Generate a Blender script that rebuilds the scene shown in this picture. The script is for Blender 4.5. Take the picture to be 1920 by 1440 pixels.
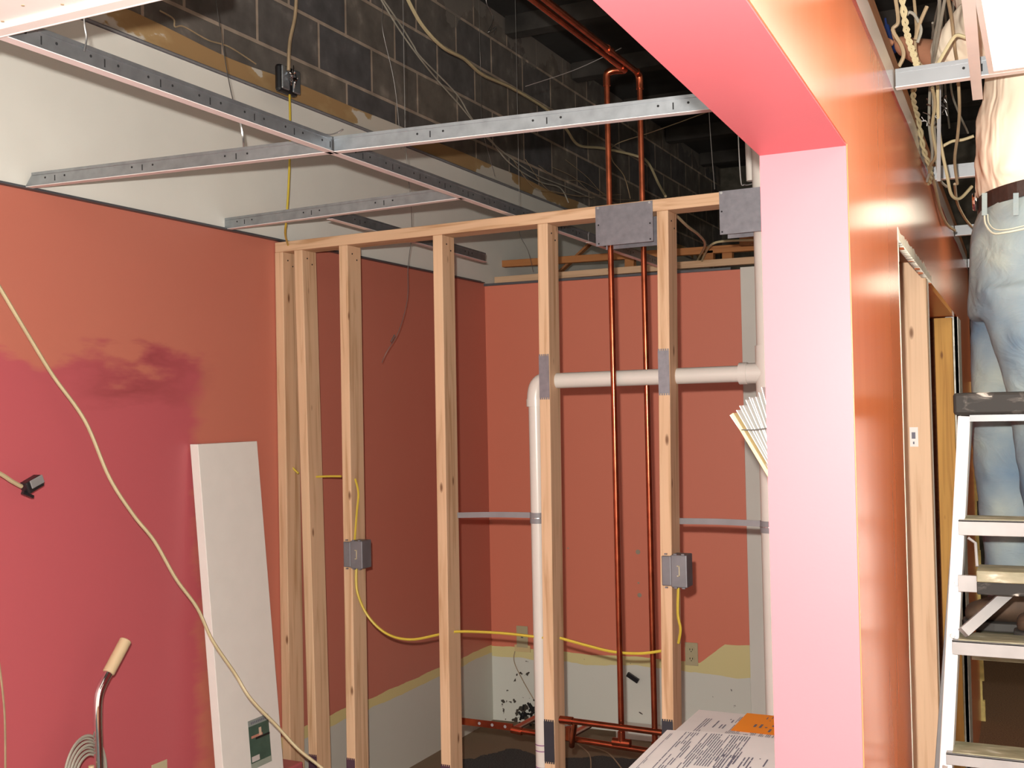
import bpy, bmesh, math, random
from mathutils import Vector, Matrix, noise
random.seed(7)
for o in list(bpy.data.objects): bpy.data.objects.remove(o)
scn = bpy.context.scene
COL = scn.collection
# ------------------------------------------------------------------ camera
EYE = 1.6
F = 2090.0
_v1 = Vector((1969-960, 750-720, F))
_x2 = -(F*F + (858-720)*_v1.y)/_v1.x
_vx = -Vector((_x2, 858-720, F))
AY = _v1.normalized(); AX = _vx.normalized(); AZ = AY.cross(AX)
if AZ.y > 0: AZ = -AZ
def ray(u, v):
    d = Vector((u-960, v-720, F))
    return Vector((AX.dot(d), AY.dot(d), AZ.dot(d)))
def PX(u, v, x): r = ray(u, v); r = r*(x/r.x); return Vector((r.x, r.y, r.z+EYE))
def PY(u, v, y): r = ray(u, v); r = r*(y/r.y); return Vector((r.x, r.y, r.z+EYE))
def PZ(u, v, z): r = ray(u, v); r = r*((z-EYE)/r.z); return Vector((r.x, r.y, z))
cam = bpy.data.cameras.new('camera'); co = bpy.data.objects.new('camera', cam); COL.objects.link(co)
cam.sensor_width = 36; cam.lens = F/1920*36; cam.sensor_fit = 'HORIZONTAL'; cam.clip_start = .02
right = Vector((AX.x, AY.x, AZ.x)); up = -Vector((AX.y, AY.y, AZ.y)); back = -Vector((AX.z, AY.z, AZ.z))
M = Matrix((right, up, back)).transposed().to_4x4(); M.translation = Vector((0, 0, EYE)); co.matrix_world = M
scn.camera = co
# ------------------------------------------------------------------ view + world + camera flash
scn.view_settings.view_transform = 'Standard'; scn.view_settings.look = 'None'
scn.view_settings.gamma = 1; scn.view_settings.use_curve_mapping = False
scn.view_settings.exposure = 0.0
w = bpy.data.worlds.new('world'); scn.world = w; w.use_nodes = True
w.node_tree.nodes['Background'].inputs[0].default_value = (1.0, .93, .82, 1)
w.node_tree.nodes['Background'].inputs[1].default_value = 1.35
fl = bpy.data.lights.new('camera_flash', 'POINT'); fl.energy = 440; fl.shadow_soft_size = .012; fl.color = (1, .95, .88)
fo = bpy.data.objects.new('camera_flash', fl); COL.objects.link(fo); fo.location = (-.035, .0, EYE+.075)
# ------------------------------------------------------------------ materials
def nodes(name):
    m = bpy.data.materials.new(name); m.use_nodes = True
    nt = m.node_tree; return m, nt, nt.nodes['Principled BSDF']
def N(nt, t, **k):
    n = nt.nodes.new(t)
    for a, b in k.items():
        if a.startswith('i_'): n.inputs[a[2:].replace('_', ' ')].default_value = b
        else: setattr(n, a, b)
    return n
def ramp(nt, fac, stops):
    r = nt.nodes.new('ShaderNodeValToRGB'); e = r.color_ramp.elements
    while len(e) < len(stops): e.new(.5)
    for q, (p, c) in zip(e, stops): q.position = p; q.color = (*c, 1) if len(c) == 3 else c
    nt.links.new(fac, r.inputs[0]); return r.outputs[0]
def mix(nt, fac, a, b, mode='MIX'):
    m = nt.nodes.new('ShaderNodeMix'); m.data_type = 'RGBA'; m.blend_type = mode
    for s, v in ((m.inputs[0], fac), (m.inputs[6], a), (m.inputs[7], b)):
        if hasattr(v, 'links'): nt.links.new(v, s)
        elif isinstance(v, tuple): s.default_value = (*v[:3], 1)
        else: s.default_value = v
    return m.outputs[2]
def coords(nt, kind='Object', scale=(1, 1, 1), rnd=0):
    t = nt.nodes.new('ShaderNodeTexCoord'); mp = nt.nodes.new('ShaderNodeMapping')
    nt.links.new(t.outputs[kind], mp.inputs[0]); mp.inputs['Scale'].default_value = scale
    if rnd:
        oi = nt.nodes.new('ShaderNodeObjectInfo'); ml = N(nt, 'ShaderNodeMath', operation='MULTIPLY'); ml.inputs[1].default_value = rnd
        nt.links.new(oi.outputs['Random'], ml.inputs[0]); nt.links.new(ml.outputs[0], mp.inputs['Location'])
    return mp.outputs[0]
def geopos(nt):
    g = nt.nodes.new('ShaderNodeNewGeometry'); return g.outputs['Position']
def math_(nt, op, a, b=None, c=None):
    m = N(nt, 'ShaderNodeMath', operation=op)
    for i, v in enumerate((a, b, c)):
        if v is None: continue
        if hasattr(v, 'links'): nt.links.new(v, m.inputs[i])
        else: m.inputs[i].default_value = v
    return m.outputs[0]
def bump(nt, bs, h, s=.2, d=.002):
    b = nt.nodes.new('ShaderNodeBump'); b.inputs['Strength'].default_value = s; b.inputs['Distance'].default_value = d
    nt.links.new(h, b.inputs['Height']); nt.links.new(b.outputs[0], bs.inputs['Normal'])
def flat(name, c, rough=.6, metal=0, spec=.5, var=.08, nscale=14, bumps=0, coat=0):
    m, nt, bs = nodes(name)
    n = N(nt, 'ShaderNodeTexNoise'); n.inputs['Scale'].default_value = nscale; n.inputs['Detail'].default_value = 5
    nt.links.new(coords(nt), n.inputs[0])
    cc = ramp(nt, n.outputs[0], [(.3, tuple(x*(1-var) for x in c)), (.7, tuple(min(1, x*(1+var)) for x in c))])
    nt.links.new(cc, bs.inputs['Base Color'])
    bs.inputs['Roughness'].default_value = rough; bs.inputs['Metallic'].default_value = metal
    bs.inputs['Specular IOR Level'].default_value = spec; bs.inputs['Coat Weight'].default_value = coat
    if bumps:
        n2 = N(nt, 'ShaderNodeTexNoise'); n2.inputs['Scale'].default_value = 160; nt.links.new(coords(nt), n2.inputs[0])
        bump(nt, bs, n2.outputs[0], bumps, .001)
    return m
def wood(name, light, dark, axis='Z', knots=True, rough=.7):
    m, nt, bs = nodes(name)
    ax = 'XYZ'.index(axis); sc = [38, 38, 38]; sc[ax] = 1.6
    c = coords(nt, 'Object', tuple(sc), rnd=37)
    n = N(nt, 'ShaderNodeTexNoise'); n.inputs['Scale'].default_value = 1.2; n.inputs['Detail'].default_value = 6; n.inputs['Distortion'].default_value = .8
    nt.links.new(c, n.inputs[0])
    col = ramp(nt, n.outputs[0], [(.3, dark), (.48, light), (.75, tuple(min(1, x*1.1) for x in light))])
    n2 = N(nt, 'ShaderNodeTexNoise'); n2.inputs['Scale'].default_value = 3.0; nt.links.new(coords(nt, 'Object', (1, 1, 1), rnd=11), n2.inputs[0])
    col = mix(nt, math_(nt, 'MULTIPLY', n2.outputs[0], .5), col, dark)
    if knots:
        s3 = [13, 13, 13]; s3[ax] = 4.6
        v = N(nt, 'ShaderNodeTexVoronoi'); v.inputs['Scale'].default_value = 1; nt.links.new(coords(nt, 'Object', tuple(s3), rnd=53), v.inputs[0])
        k = ramp(nt, v.outputs['Distance'], [(.0, (1,)*3), (.05, (.8,)*3), (.10, (0, 0, 0))])
        col = mix(nt, k, col, (.13, .045, .012))
    nt.links.new(col, bs.inputs['Base Color']); bs.inputs['Roughness'].default_value = rough
    bump(nt, bs, n.outputs[0], .15, .001)
    return m
W_L = (.68, .46, .29); W_D = (.45, .26, .13)
m_wood = wood('pine', W_L, W_D, 'Z'); m_woodx = wood('pine_plate', W_L, W_D, 'X')
m_wood2 = wood('pine_old', (.52, .34, .13), (.30, .17, .05), 'Z')
m_woody = wood('brown_lumber', (.30, .12, .035), (.17, .06, .02), 'Y', False)
m_orlum = wood('orange_lumber', (.42, .17, .05), (.27, .09, .025), 'X', False)
m_steel = flat('galvanised', (.36, .385, .41), .38, .85, var=.14, nscale=30)
m_flange = flat('white_enamel', (.78, .72, .70), .45, var=.03)
m_angle = flat('angle_dark', (.10, .10, .11), .5, .3)
m_plate = flat('grey_nail_plate', (.235, .235, .26), .42, .55, var=.12, nscale=50)
m_box = flat('grey_box', (.20, .20, .215), .45, .5, var=.15)
m_copper = flat('copper', (.36, .095, .045), .24, .94, var=.28, nscale=20)
m_pvc = flat('pvc', (.62, .58, .53), .3, var=.02)
m_yel = flat('yellow_sheath', (.56, .42, .05), .4, var=.05)
m_beige = flat('beige_cable', (.50, .42, .25), .45, var=.08)
m_cablet = flat('tan_cable', (.34, .25, .15), .5, var=.2)
m_cableg = flat('grey_cable', (.30, .28, .23), .5, var=.2)
m_wire = flat('tie_wire', (.22, .21, .20), .4, .6)
m_dark = flat('black_hole', (.008, .008, .009), .8)
m_screw = flat('screw_head', (.5, .5, .5), .3, .9)
m_drywall = flat('bare_drywall', (.71, .70, .64), .85, var=.04, nscale=3, bumps=.1)
m_white = flat('white_panel', (.80, .76, .72), .6, var=.02, bumps=.05)
m_foam = flat('white_foam', (.74, .71, .66), .75, var=.02, bumps=.12)
m_chrome = flat('chrome', (.75, .75, .76), .07, 1, var=.02)
m_grip = flat('tan_grip', (.55, .42, .25), .5, var=.04)
m_black = flat('black_plastic', (.012, .012, .014), .35, var=.3)
m_alu = flat('aluminium', (.25, .245, .245), .55, .2, spec=.3, var=.1); m_rail = flat('flash_lit_rail', (.62, .61, .60), .4, .3, var=.04)  # front rails: same aluminium, flash brightness painted in as a paler base colour
m_strap = flat('grey_strap', (.22, .21, .22), .5, var=.08)
m_paper = flat('paper', (.70, .69, .66), .7, var=.02)
m_manila = flat('manila', (.66, .52, .26), .7, var=.03)
m_ink = flat('ink', (.13, .13, .17), .7)
m_orange_paper = flat('orange_note', (.90, .29, .015), .6, var=.02)
m_outlet = flat('ivory_plate', (.48, .42, .26), .4, var=.02)
m_gyp = flat('torn_gypsum', (.72, .68, .58), .9, var=.12, nscale=40, bumps=.6)
m_skin = flat('skin', (.46, .22, .13), .55, var=.08)
m_hair = flat('brown_hair', (.06, .035, .02), .6, var=.3, nscale=80)
m_blue = flat('blue_grip', (.01, .025, .10), .4)
m_belt = flat('belt_leather', (.02, .010, .008), .5, var=.3, nscale=90, bumps=.4)
m_shoe = flat('shoe_suede', (.055, .030, .016), .75, var=.5, nscale=25)
m_sole = flat('shoe_sole', (.03, .028, .025), .7, var=.2)
m_ywood = flat('yellow_edge', (.62, .50, .18), .8, var=.2, nscale=30)
m_lens = bpy.data.materials.new('lit_lens'); m_lens.use_nodes = True
_b = m_lens.node_tree.nodes['Principled BSDF']; _b.inputs['Emission Color'].default_value = (1, .94, .74, 1); _b.inputs['Emission Strength'].default_value = 3.8
_b.inputs['Base Color'].default_value = (.9, .9, .88, 1)

def denim():
    m, nt, bs = nodes('denim')
    n = N(nt, 'ShaderNodeTexNoise'); n.inputs['Scale'].default_value = 4; n.inputs['Detail'].default_value = 7; nt.links.new(coords(nt), n.inputs[0])
    c = ramp(nt, n.outputs[0], [(.32, (.10, .155, .215)), (.5, (.19, .235, .25)), (.68, (.31, .345, .285))])
    nt.links.new(c, bs.inputs['Base Color']); bs.inputs['Roughness'].default_value = .9
    n2 = N(nt, 'ShaderNodeTexNoise'); n2.inputs['Scale'].default_value = 8; n2.inputs['Detail'].default_value = 5; n2.inputs['Distortion'].default_value = 1.2
    nt.links.new(coords(nt, 'Object', (1, 1, 1.6)), n2.inputs[0]); bump(nt, bs, n2.outputs[0], .4, .02)
    return m
def cloth():
    m, nt, bs = nodes('cream_cotton')
    n2 = N(nt, 'ShaderNodeTexNoise'); n2.inputs['Scale'].default_value = 5; n2.inputs['Distortion'].default_value = 1.0
    nt.links.new(coords(nt, 'Object', (1.6, 1.6, .5)), n2.inputs[0]); bump(nt, bs, n2.outputs[0], .7, .04)
    bs.inputs['Base Color'].default_value = (.74, .64, .50, 1); bs.inputs['Roughness'].default_value = .9
    return m
m_denim = denim(); m_cloth = cloth()

ORANGE = (.53, .175, .12); MAGENTA = (.48, .10, .115)
def paint_left():
    m, nt, bs = nodes('left_wall_paint')
    p = geopos(nt); sp = N(nt, 'ShaderNodeSeparateXYZ'); nt.links.new(p, sp.inputs[0])
    n = N(nt, 'ShaderNodeTexNoise'); n.inputs['Scale'].default_value = 1; n.inputs['Detail'].default_value = 4
    mp = N(nt, 'ShaderNodeMapping'); mp.inputs['Scale'].default_value = (1, 4.2, 15); nt.links.new(p, mp.inputs[0]); nt.links.new(mp.outputs[0], n.inputs[0])
    nn = math_(nt, 'MULTIPLY', math_(nt, 'SUBTRACT', n.outputs[0], .5), .38)
    # magenta below z=1.80 and before y=3.05, brushed out
    zz = math_(nt, 'ADD', sp.outputs[2], nn)
    yy = math_(nt, 'ADD', sp.outputs[1], math_(nt, 'MULTIPLY', nn, .6))
    a = math_(nt, 'SMOOTH_MIN', math_(nt, 'MULTIPLY', math_(nt, 'SUBTRACT', 1.80, zz), 20), math_(nt, 'MULTIPLY', math_(nt, 'SUBTRACT', 3.03, yy), 14), .2)
    a = math_(nt, 'MINIMUM', math_(nt, 'MAXIMUM', a, 0), 1)
    n3 = N(nt, 'ShaderNodeTexNoise'); n3.inputs['Scale'].default_value = 5; nt.links.new(p, n3.inputs[0])
    og = mix(nt, math_(nt, 'MULTIPLY', n3.outputs[0], .25), ORANGE, (.50, .13, .09))
    col = mix(nt, a, og, MAGENTA)
    # brushed patch darker between
    b1 = math_(nt, 'SUBTRACT', 1, math_(nt, 'MINIMUM', math_(nt, 'MULTIPLY', math_(nt, 'ABSOLUTE', math_(nt, 'SUBTRACT', zz, 1.73)), 12), 1))
    b2 = math_(nt, 'SUBTRACT', 1, math_(nt, 'MINIMUM', math_(nt, 'MULTIPLY', math_(nt, 'ABSOLUTE', math_(nt, 'SUBTRACT', yy, 2.72)), 2.6), 1))
    col = mix(nt, math_(nt, 'MULTIPLY', math_(nt, 'MULTIPLY', b1, b2), 1.0), col, (.33, .065, .07))
    # bare strip with cream edge near floor
    low = math_(nt, 'SUBTRACT', sp.outputs[2], math_(nt, 'MULTIPLY', math_(nt, 'SUBTRACT', n.outputs[0], .5), .04))
    past = math_(nt, 'GREATER_THAN', sp.outputs[1], 3.38)
    e = math_(nt, 'MULTIPLY', math_(nt, 'LESS_THAN', low, .385), past)
    col = mix(nt, e, col, (.66, .56, .25))
    e2 = math_(nt, 'MULTIPLY', math_(nt, 'LESS_THAN', low, .345), past)
    col = mix(nt, e2, col, (.56, .56, .49))
    nt.links.new(col, bs.inputs['Base Color']); bs.inputs['Roughness'].default_value = .45
    n2 = N(nt, 'ShaderNodeTexNoise'); n2.inputs['Scale'].default_value = 220; nt.links.new(p, n2.inputs[0]); bump(nt, bs, n2.outputs[0], .12, .001)
    return m
def paint_back():
    m, nt, bs = nodes('back_wall_paint')
    p = geopos(nt); sp = N(nt, 'ShaderNodeSeparateXYZ'); nt.links.new(p, sp.inputs[0])
    n = N(nt, 'ShaderNodeTexNoise'); n.inputs['Scale'].default_value = 2.5; n.inputs['Detail'].default_value = 4; nt.links.new(p, n.inputs[0])
    jit = math_(nt, 'MULTIPLY', math_(nt, 'SUBTRACT', n.outputs[0], .5), .05)
    z = math_(nt, 'ADD', sp.outputs[2], jit)
    # cream edge: base line .39, rising patch right of x=-1.55
    rise = math_(nt, 'MINIMUM', math_(nt, 'MAXIMUM', math_(nt, 'MULTIPLY', math_(nt, 'ADD', sp.outputs[0], 1.56), .8), 0), .10)
    slope = math_(nt, 'MULTIPLY', math_(nt, 'ADD', sp.outputs[0], 2.6), -.02)
    lim = math_(nt, 'ADD', math_(nt, 'ADD', rise, slope), .385)
    col = mix(nt, math_(nt, 'LESS_THAN', z, lim), (.70, .205, .125), (.70, .62, .30))
    col = mix(nt, math_(nt, 'LESS_THAN', math_(nt, 'ADD', z, jit), math_(nt, 'ADD', slope, .335)), col, (.66, .67, .60))
    # grime spots near the floor
    g = N(nt, 'ShaderNodeTexNoise'); g.inputs['Scale'].default_value = 26; g.inputs['Detail'].default_value = 6; nt.links.new(p, g.inputs[0])
    gr = math_(nt, 'MULTIPLY', math_(nt, 'SUBTRACT', .40, sp.outputs[2]), .55)
    gx = math_(nt, 'SUBTRACT', 1, math_(nt, 'MINIMUM', math_(nt, 'MULTIPLY', math_(nt, 'ABSOLUTE', math_(nt, 'ADD', sp.outputs[0], 2.48)), 5), 1))
    gf = math_(nt, 'GREATER_THAN', math_(nt, 'ADD', g.outputs[0], math_(nt, 'MULTIPLY', gx, gr)), .70)
    col = mix(nt, math_(nt, 'MULTIPLY', gf, math_(nt, 'LESS_THAN', sp.outputs[2], .35)), col, (.05, .04, .03))
    # small filler spots
    nt.links.new(col, bs.inputs['Base Color']); bs.inputs['Roughness'].default_value = .5
    return m
def gloss_orange():
    m, nt, bs = nodes('gloss_orange_paint')
    p = geopos(nt)
    mp = N(nt, 'ShaderNodeMapping'); mp.inputs['Scale'].default_value = (1, 9, .8); nt.links.new(p, mp.inputs[0])
    n = N(nt, 'ShaderNodeTexNoise'); n.inputs['Scale'].default_value = 1; n.inputs['Detail'].default_value = 4; nt.links.new(mp.outputs[0], n.inputs[0])
    c = ramp(nt, n.outputs[0], [(.3, (.60, .155, .055)), (.7, (.68, .19, .07))])
    sp = N(nt, 'ShaderNodeSeparateXYZ'); nt.links.new(p, sp.inputs[0])
    n3 = N(nt, 'ShaderNodeTexNoise'); n3.inputs['Scale'].default_value = 3; nt.links.new(p, n3.inputs[0])
    z = math_(nt, 'ADD', sp.outputs[2], math_(nt, 'MULTIPLY', math_(nt, 'SUBTRACT', n3.outputs[0], .5), .02))
    c = mix(nt, math_(nt, 'GREATER_THAN', z, 2.245), c, (.52, .05, .04))
    c = mix(nt, math_(nt, 'GREATER_THAN', z, 2.262), c, (.72, .66, .62))
    nt.links.new(c, bs.inputs['Base Color'])
    bs.inputs['Roughness'].default_value = .2; bs.inputs['Specular IOR Level'].default_value = .8
    return m
m_left = paint_left(); m_back = paint_back(); m_gloss = gloss_orange()
m_pink = flat('pink_jamb_paint', (.50, .115, .135), .50, spec=.42, var=.02, nscale=4, bumps=.08)
def blockwall():
    m, nt, bs = nodes('concrete_block')
    p = geopos(nt); sp = N(nt, 'ShaderNodeSeparateXYZ'); nt.links.new(p, sp.inputs[0])
    cb = N(nt, 'ShaderNodeCombineXYZ'); nt.links.new(math_(nt, 'ADD', sp.outputs[1], .40), cb.inputs[0]); nt.links.new(math_(nt, 'ADD', sp.outputs[2], -.015+.2), cb.inputs[1])
    b = N(nt, 'ShaderNodeTexBrick'); nt.links.new(cb.outputs[0], b.inputs[0])
    b.inputs['Scale'].default_value = 1; b.inputs['Brick Width'].default_value = .396; b.inputs['Row Height'].default_value = .2
    b.inputs['Mortar Size'].default_value = .008; b.inputs['Mortar Smooth'].default_value = .2; b.inputs['Bias'].default_value = 0
    b.inputs['Color1'].default_value = (.075, .072, .075, 1); b.inputs['Color2'].default_value = (.14, .118, .095, 1); b.inputs['Mortar'].default_value = (.34, .27, .21, 1)
    n = N(nt, 'ShaderNodeTexNoise'); n.inputs['Scale'].default_value = 9; n.inputs['Detail'].default_value = 8; nt.links.new(p, n.inputs[0])
    k = ramp(nt, n.outputs[0], [(.35, (.75,)*3), (.6, (1.15,)*3), (.75, (2.0,)*3)])
    c = mix(nt, 1.0, b.outputs[0], k, 'MULTIPLY')
    # mortar smears high on the wall
    n2 = N(nt, 'ShaderNodeTexNoise'); n2.inputs['Scale'].default_value = 3.2; n2.inputs['Detail'].default_value = 6; nt.links.new(p, n2.inputs[0])
    hi = math_(nt, 'MULTIPLY', math_(nt, 'GREATER_THAN', math_(nt, 'ADD', n2.outputs[0], math_(nt, 'MULTIPLY', math_(nt, 'SUBTRACT', sp.outputs[2], 3.6), .9)), .60), math_(nt, 'GREATER_THAN', sp.outputs[2], 3.35))
    c = mix(nt, math_(nt, 'MULTIPLY', hi, .8), c, (.17, .15, .13))
    nt.links.new(c, bs.inputs['Base Color']); bs.inputs['Roughness'].default_value = .95
    h = math_(nt, 'ADD', math_(nt, 'MULTIPLY', b.outputs['Fac'], -1.5), n.outputs[0]); bump(nt, bs, h, .5, .006)
    return m
m_block = blockwall()
def kraft():
    m, nt, bs = nodes('torn_brown_paper')
    p = geopos(nt)
    n = N(nt, 'ShaderNodeTexNoise'); n.inputs['Scale'].default_value = 1; n.inputs['Detail'].default_value = 5
    mp = N(nt, 'ShaderNodeMapping'); mp.inputs['Scale'].default_value = (1, 3.0, 6); nt.links.new(p, mp.inputs[0]); nt.links.new(mp.outputs[0], n.inputs[0])
    c = ramp(nt, n.outputs[0], [(.46, (.36, .22, .095)), (.525, (.42, .28, .13)), (.54, (.60, .55, .47))])
    nt.links.new(c, bs.inputs['Base Color']); bs.inputs['Roughness'].default_value = .9; return m
m_kraft = kraft()
def carpet(name, a, b_, patch=None):
    m, nt, bs = nodes(name); p = geopos(nt)
    n = N(nt, 'ShaderNodeTexNoise'); n.inputs['Scale'].default_value = 160; n.inputs['Detail'].default_value = 3; nt.links.new(p, n.inputs[0])
    c = ramp(nt, n.outputs[0], [(.35, a), (.65, b_)])
    if patch:
        n2 = N(nt, 'ShaderNodeTexNoise'); n2.inputs['Scale'].default_value = 3; n2.inputs['Detail'].default_value = 5; nt.links.new(p, n2.inputs[0])
        sp = N(nt, 'ShaderNodeSeparateXYZ'); nt.links.new(p, sp.inputs[0])
        d = math_(nt, 'MAXIMUM', math_(nt, 'SUBTRACT', sp.outputs[1], 4.75), math_(nt, 'SUBTRACT', -2.3, sp.outputs[0]))
        k = math_(nt, 'GREATER_THAN', math_(nt, 'ADD', n2.outputs[0], d), .62)
        c = mix(nt, k, c, patch)
    nt.links.new(c, bs.inputs['Base Color']); bs.inputs['Roughness'].default_value = 1
    bump(nt, bs, n.outputs[0], .6, .004); return m
m_carpet = carpet('grey_carpet', (.025, .028, .030), (.07, .075, .072), (.20, .15, .09))
m_brown = carpet('brown_carpet', (.10, .045, .02), (.20, .105, .05))
def splatter():
    m, nt, bs = nodes('paint_splattered_black')
    n = N(nt, 'ShaderNodeTexNoise'); n.inputs['Scale'].default_value = 45; n.inputs['Detail'].default_value = 6; n.inputs['Distortion'].default_value = 1
    nt.links.new(coords(nt, 'Object', (.5, 1, 1)), n.inputs[0])
    c = ramp(nt, n.outputs[0], [(.54, (.018, .017, .016)), (.62, (.05, .046, .042)), (.68, (.32, .30, .27))])
    nt.links.new(c, bs.inputs['Base Color']); bs.inputs['Roughness'].default_value = .6; bs.inputs['Specular IOR Level'].default_value = .15; return m
m_splat = splatter()
def aluspl():
    m, nt, bs = nodes('splattered_tread')
    n = N(nt, 'ShaderNodeTexNoise'); n.inputs['Scale'].default_value = 50; n.inputs['Detail'].default_value = 5
    nt.links.new(coords(nt, 'Object', (.4, 1, 1)), n.inputs[0])
    c = ramp(nt, n.outputs[0], [(.35, (.13, .12, .07)), (.6, (.22, .20, .13)), (.72, (.42, .40, .33))])
    nt.links.new(c, bs.inputs['Base Color']); bs.inputs['Roughness'].default_value = .6; return m
m_tread = aluspl()

# ------------------------------------------------------------------ mesh helpers
class B:
    def __init__(s): s.v = []; s.f = []; s.m = []
    def add(s, vs, fs, mi=0):
        k = len(s.v); s.v += [Vector(q) for q in vs]; s.f += [tuple(k+i for i in f) for f in fs]; s.m += [mi]*len(fs); return s
    def hexa(s, p, mi=0):   # 4 bottom ccw, 4 top
        return s.add(p, [(3, 2, 1, 0), (4, 5, 6, 7), (0, 1, 5, 4), (1, 2, 6, 5), (2, 3, 7, 6), (3, 0, 4, 7)], mi)
    def box(s, x0, x1, y0, y1, z0, z1, mi=0):
        return s.hexa([(x0, y0, z0), (x1, y0, z0), (x1, y1, z0), (x0, y1, z0), (x0, y0, z1), (x1, y0, z1), (x1, y1, z1), (x0, y1, z1)], mi)
    def beam(s, a, b, w, d, ref=(0, 0, 1), mi=0):    # w along side, d along ref
        a, b = Vector(a), Vector(b); t = (b-a).normalized(); sd = t.cross(Vector(ref)).normalized(); u = sd.cross(t).normalized()
        c = [(-w/2, -d/2), (w/2, -d/2), (w/2, d/2), (-w/2, d/2)]
        vs = [a+sd*i+u*j for i, j in c]+[b+sd*i+u*j for i, j in c]
        return s.hexa(vs, mi)
    def tube(s, pts, r, n=8, mi=0, smooth=False, sub=6, caps=True):
        pts = [Vector(p) for p in pts]
        if smooth and len(pts) > 2: pts = spline(pts, sub)
        rs = r if isinstance(r, (list, tuple)) else [r]*len(pts)
        k = len(s.v); T = []
        for i in range(len(pts)):
            a = pts[max(i-1, 0)]; b = pts[min(i+1, len(pts)-1)]; T.append((b-a).normalized())
        ref = Vector((0, 0, 1)) if abs(T[0].z) < .9 else Vector((1, 0, 0))
        u = T[0].cross(ref).normalized()
        for i, p in enumerate(pts):
            u = (u - T[i]*u.dot(T[i])).normalized(); w_ = T[i].cross(u)
            for j in range(n):
                a = 2*math.pi*j/n; s.v.append(p+(u*math.cos(a)+w_*math.sin(a))*rs[i])
        for i in range(len(pts)-1):
            for j in range(n):
                s.f.append((k+i*n+j, k+i*n+(j+1) % n, k+(i+1)*n+(j+1) % n, k+(i+1)*n+j)); s.m.append(mi)
        if caps:
            s.f.append(tuple(k+j for j in reversed(range(n)))); s.m.append(mi)
            s.f.append(tuple(k+(len(pts)-1)*n+j for j in range(n))); s.m.append(mi)
        return s
    def prism(s, poly, d, mi=0):   # closed polygon (list of Vector) extruded by vector d
        n = len(poly); poly = [Vector(p) for p in poly]; d = Vector(d)
        return s.add(poly+[p+d for p in poly], [tuple(reversed(range(n))), tuple(range(n, 2*n))]+[(i, (i+1) % n, n+(i+1) % n, n+i) for i in range(n)], mi)
    def rings(s, rr, n=24, mi=0, caps=True):  # rr: list of (center, ax, ay, superellipse?) lists of Vector axis a,b
        k = len(s.v)
        for c, a, b in rr:
            for j in range(n):
                t = 2*math.pi*j/n; s.v.append(Vector(c)+Vector(a)*math.cos(t)+Vector(b)*math.sin(t))
        for i in range(len(rr)-1):
            for j in range(n):
                s.f.append((k+i*n+j, k+i*n+(j+1) % n, k+(i+1)*n+(j+1) % n, k+(i+1)*n+j)); s.m.append(mi)
        if caps:
            s.f.append(tuple(k+j for j in reversed(range(n)))); s.m.append(mi)
            s.f.append(tuple(k+(len(rr)-1)*n+j for j in range(n))); s.m.append(mi)
        return s
def spline(p, sub):
    out = []
    for i in range(len(p)-1):
        p0 = p[max(i-1, 0)]; p1 = p[i]; p2 = p[i+1]; p3 = p[min(i+2, len(p)-1)]
        for k in range(sub):
            t = k/sub
            out.append(.5*((2*p1)+(p2-p0)*t+(2*p0-5*p1+4*p2-p3)*t*t+(3*p1-p0-3*p2+p3)*t**3))
    out.append(p[-1]); return out
def worldloc(o):
    l = Vector((0, 0, 0))
    while o is not None: l += o.location; o = o.parent
    return l
def obj(name, b, mats, parent=None, loc=None, bevel=0, smooth=False):
    if not isinstance(mats, (list, tuple)): mats = [mats]
    me = bpy.data.meshes.new(name)
    base = worldloc(parent) if parent else Vector((0, 0, 0))
    if loc is None:
        if parent: loc = base
        else:
            xs = [v.x for v in b.v]; ys = [v.y for v in b.v]; zs = [v.z for v in b.v]
            loc = Vector(((min(xs)+max(xs))/2, (min(ys)+max(ys))/2, min(zs)))
    loc = Vector(loc)
    me.from_pydata([tuple(v-loc) for v in b.v], [], b.f)
    for m in mats: me.materials.append(m)
    for p, mi in zip(me.polygons, b.m): p.material_index = mi; p.use_smooth = smooth
    bm = bmesh.new(); bm.from_mesh(me); bmesh.ops.recalc_face_normals(bm, faces=bm.faces); bm.to_mesh(me); bm.free()
    if smooth:
        try: me.set_sharp_from_angle(angle=math.radians(40))
        except Exception: pass
    o = bpy.data.objects.new(name, me); COL.objects.link(o); o.location = loc-base
    if parent: o.parent = parent
    if bevel:
        md = o.modifiers.new('bevel', 'BEVEL'); md.width = bevel; md.segments = 2; md.limit_method = 'ANGLE'
    return o
def tag(o, label, cat, group=None, kind=None):
    o['label'] = label; o['category'] = cat
    if group: o['group'] = group
    if kind: o['kind'] = kind
    return o
def thing(name, label, cat, loc=(0, 0, 0), group=None):
    o = bpy.data.objects.new(name, None); COL.objects.link(o); o.location = loc; o.empty_display_size = .05
    return tag(o, label, cat, group)
def struct(name, b, m, parent=None, label=None, **k):
    o = obj(name, b, m, parent, **k)
    if not parent: o['kind'] = 'structure'
    if label and not parent: o['label'] = label; o['category'] = name.split('_')[0]
    return o

# ================================================================== SETTING
LX = -2.65; CEIL = 2.27; DECK = 3.78
FX = lambda y: -.228-.021*y          # room-side face of the orange wall (towards the corridor)
TH = .132
struct('floor', B().box(LX-.3, -.36, -1.5, 5.6, -.06, 0), m_carpet, label='dark grey carpet floor of the stripped room')
struct('floor_corridor', B().box(-.36, 3.2, -1.5, 10, -.06, 0).box(-4, -.36, 5.6, 10, -.06, 0), m_brown, label='brown speckled corridor floor below the ladder')
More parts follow.
